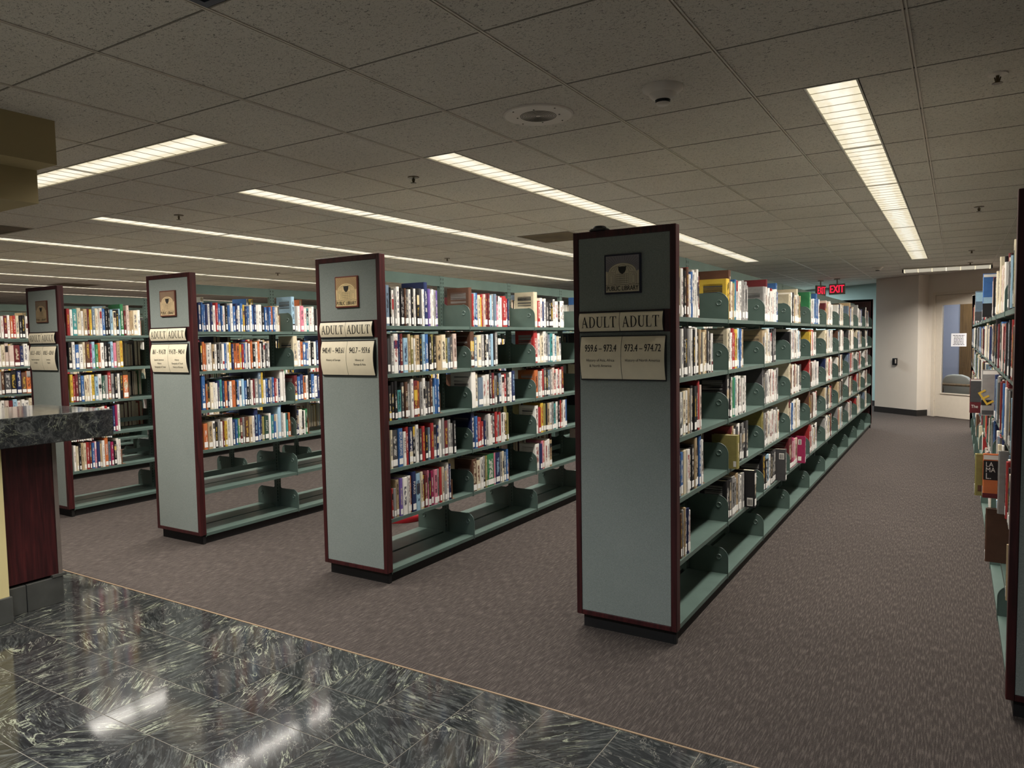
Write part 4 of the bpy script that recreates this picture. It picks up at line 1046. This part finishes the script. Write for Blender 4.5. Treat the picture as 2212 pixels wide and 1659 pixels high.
# ------------------------------------------------------------------ ceiling devices
sp = empty('ceiling_speaker', (-1.607, 2.887, HC), 'round cream ceiling loudspeaker with perforated centre', 'speaker')
MB().lathe([(0.0, -0.006), (0.148, -0.006), (0.156, -0.003), (0.158, 0.001)], (0, 0, 0), 48).build('plate', M['whiteplastic'], sp, smooth=False)
gr = MB()
for q in range(10):
    r = 0.012+q*0.0072; gr.lathe([(r, -0.0062), (r+0.0032, -0.0072), (r+0.0034, -0.0062)], (0, 0, 0), 40)
gr.build('grille_ring', M['grille'], sp)['kind'] = 'stuff'
for q in range(8):
    a = q*math.pi/4+0.3; r = 0.13 if q % 2 else 0.095
    MB().lathe([(0, -0.0085), (0.0035, -0.008), (0.0042, -0.006)], (r*math.cos(a), r*math.sin(a), 0), 8).build('screw', M['grille'], sp)
for (x, y), lb in (((-1.022, 2.862), 'white domed smoke detector near the marble floor edge'), ((-1.04, 12.35), 'white domed smoke detector near the far end of the North America stack')):
    e = empty('smoke_detector', (x, y, HC), lb, 'smoke detector')
    MB().lathe([(0.082, 0.001), (0.080, -0.010), (0.055, -0.026)], (0, 0, 0), 28).build('base', M['whiteplastic'], e, smooth=True)
    MB().lathe([(0.055, -0.026), (0.052, -0.034), (0.034, -0.048), (0.030, -0.049), (0.0, -0.049)], (0, 0, 0), 28).build('cap', M['whiteplastic'], e, smooth=True)
    MB().lathe([(0.0305, -0.049), (0.028, -0.060)], (0, 0, 0), 20).build('sensing_slot', M['black'], e)
    MB().lathe([(0.028, -0.060), (0.024, -0.068), (0.0, -0.069)], (0, 0, 0), 20).build('nose', M['whiteplastic'], e, smooth=True)
for n_, (x, y, lb) in enumerate(((-2.843, 3.533, 'beside the first light above the Europe and Asia aisle'), (-5.129, 3.504, 'between the travel and literature light strips'), (-5.312, 7.213, 'deep over the travel stack'),
        (0.117, 3.452, 'nearest the lobby over the unsigned stack'), (0.134, 6.991, 'second along the unsigned stack'), (0.138, 10.662, 'third along the unsigned stack'), (0.148, 12.501, 'beside the single crosswise light'), (-8.283, 7.179, 'far over the hidden-panel stack'))):
    e = empty('sprinkler', (x, y, HC), 'small dark ceiling sprinkler head '+lb, 'sprinkler', 'ceiling sprinklers')
    MB().lathe([(0.036, 0.001), (0.034, -0.004), (0.012, -0.006), (0.0, -0.006)], (0, 0, 0), 18).build('escutcheon', M['whiteplastic'] if n_ == 3 else M['chrome'], e)
    MB().tube((0, 0, -0.004), (0, 0, -0.034), 0.006).tube((-0.010, 0, -0.012), (-0.004, 0, -0.034), 0.0025, 6).tube((0.010, 0, -0.012), (0.004, 0, -0.034), 0.0025, 6).build('frame_arms', M['chrome'], e)
    MB().lathe([(0.0, -0.033), (0.018, -0.034), (0.018, -0.0365), (0.0, -0.037)], (0, 0, 0), 14).build('deflector', M['chrome'], e)
for i, j, lb, mt in vents:
    e = empty('air_vent', (XL(i+0.5), YL(j+0.5), HC), lb, 'vent'); h_ = T/2-0.009
    MB().box(-h_, h_, -h_, -h_+0.025, -0.003, 0.012).box(-h_, h_, h_-0.025, h_, -0.003, 0.012).box(-h_, -h_+0.025, -h_+0.025, h_-0.025, -0.003, 0.012).box(h_-0.025, h_, -h_+0.025, h_-0.025, -0.003, 0.012).build('frame', M[mt], e)
    for q in range(13):
        y = -h_+0.045+q*(2*h_-0.09)/12; MB().prism([(-h_+0.026, y-0.012, 0.012), (-h_+0.026, y-0.010, 0.012), (-h_+0.026, y+0.012, 0.0), (-h_+0.026, y+0.010, 0.0)], (2*h_-0.052, 0, 0)).build('slat', M[mt], e)
    MB().box(-h_, h_, -h_, h_, 0.03, 0.035).build('back_plate', M['gap'], e)
# exit signs
for (x, y, rz, lb) in ((-1.868, 14.40, math.radians(-4), 'grey exit sign with red lettering facing the aisle in front of the teal wall'), (-2.185, 14.66, math.radians(64), 'second red lettered exit sign turned sideways behind the first')):
    e = empty('exit_sign', (x, y, HC), lb, 'exit sign', 'exit signs', rz)
    MB().box(-0.135, 0.135, -0.02, 0.02, -0.285, -0.095).build('case', M['exitcase'], e, bevel=0.004)
    MB().box(-0.05, 0.05, -0.025, 0.025, -0.02, 0.0).tube((0, 0, -0.02), (0, 0, -0.096), 0.012).build('ceiling_mount', M['exitcase'], e)
    v, f = text_mesh('EXIT', 0.135, 0.62); mb = MB(); mb.v = [(a, -0.0215, -0.252+b) for a, b in v]; mb.f = list(f)
    # thicken the strokes
    for dx in (-0.004, 0.004): n0 = len(mb.v); mb.v += [(a+dx, -0.0216, -0.252+b) for a, b in v]; mb.f += [tuple(n0+q for q in t) for t in f]
    mb.build('lettering', M['exitred'], e)

# ------------------------------------------------------------------ small loose things
pk = empty('sensor_puck', (-1.497, 3.290, PH), 'flat black puck-shaped device on top of the North America end panel', 'device')
MB().lathe([(0.0, 0.0005), (0.050, 0.0005), (0.052, 0.006), (0.044, 0.012), (0.0, 0.013)], (0, 0, 0), 28).build('foot', M['black'], pk)
MB().lathe([(0.030, 0.0125), (0.033, 0.020), (0.024, 0.026), (0.0, 0.027)], (0, 0, 0), 28).build('dome', M['black'], pk, smooth=True)
st_ = empty('step_stool', (-3.93, 4.62, 0), 'round crimson kick stool in the aisle behind the Europe stack', 'stool')
MB().lathe([(0.215, 0.0), (0.218, 0.03), (0.20, 0.06), (0.195, 0.06)], (0, 0, 0), 36).build('base_ring', M['stool'], st_, smooth=True)
MB().lathe([(0.195, 0.058), (0.155, 0.33), (0.150, 0.345)], (0, 0, 0), 36).build('body', M['stool'], st_, smooth=True)
MB().lathe([(0.165, 0.342), (0.170, 0.36), (0.160, 0.372), (0.0, 0.374)], (0, 0, 0), 36).build('tread', M['black'], st_, smooth=False)
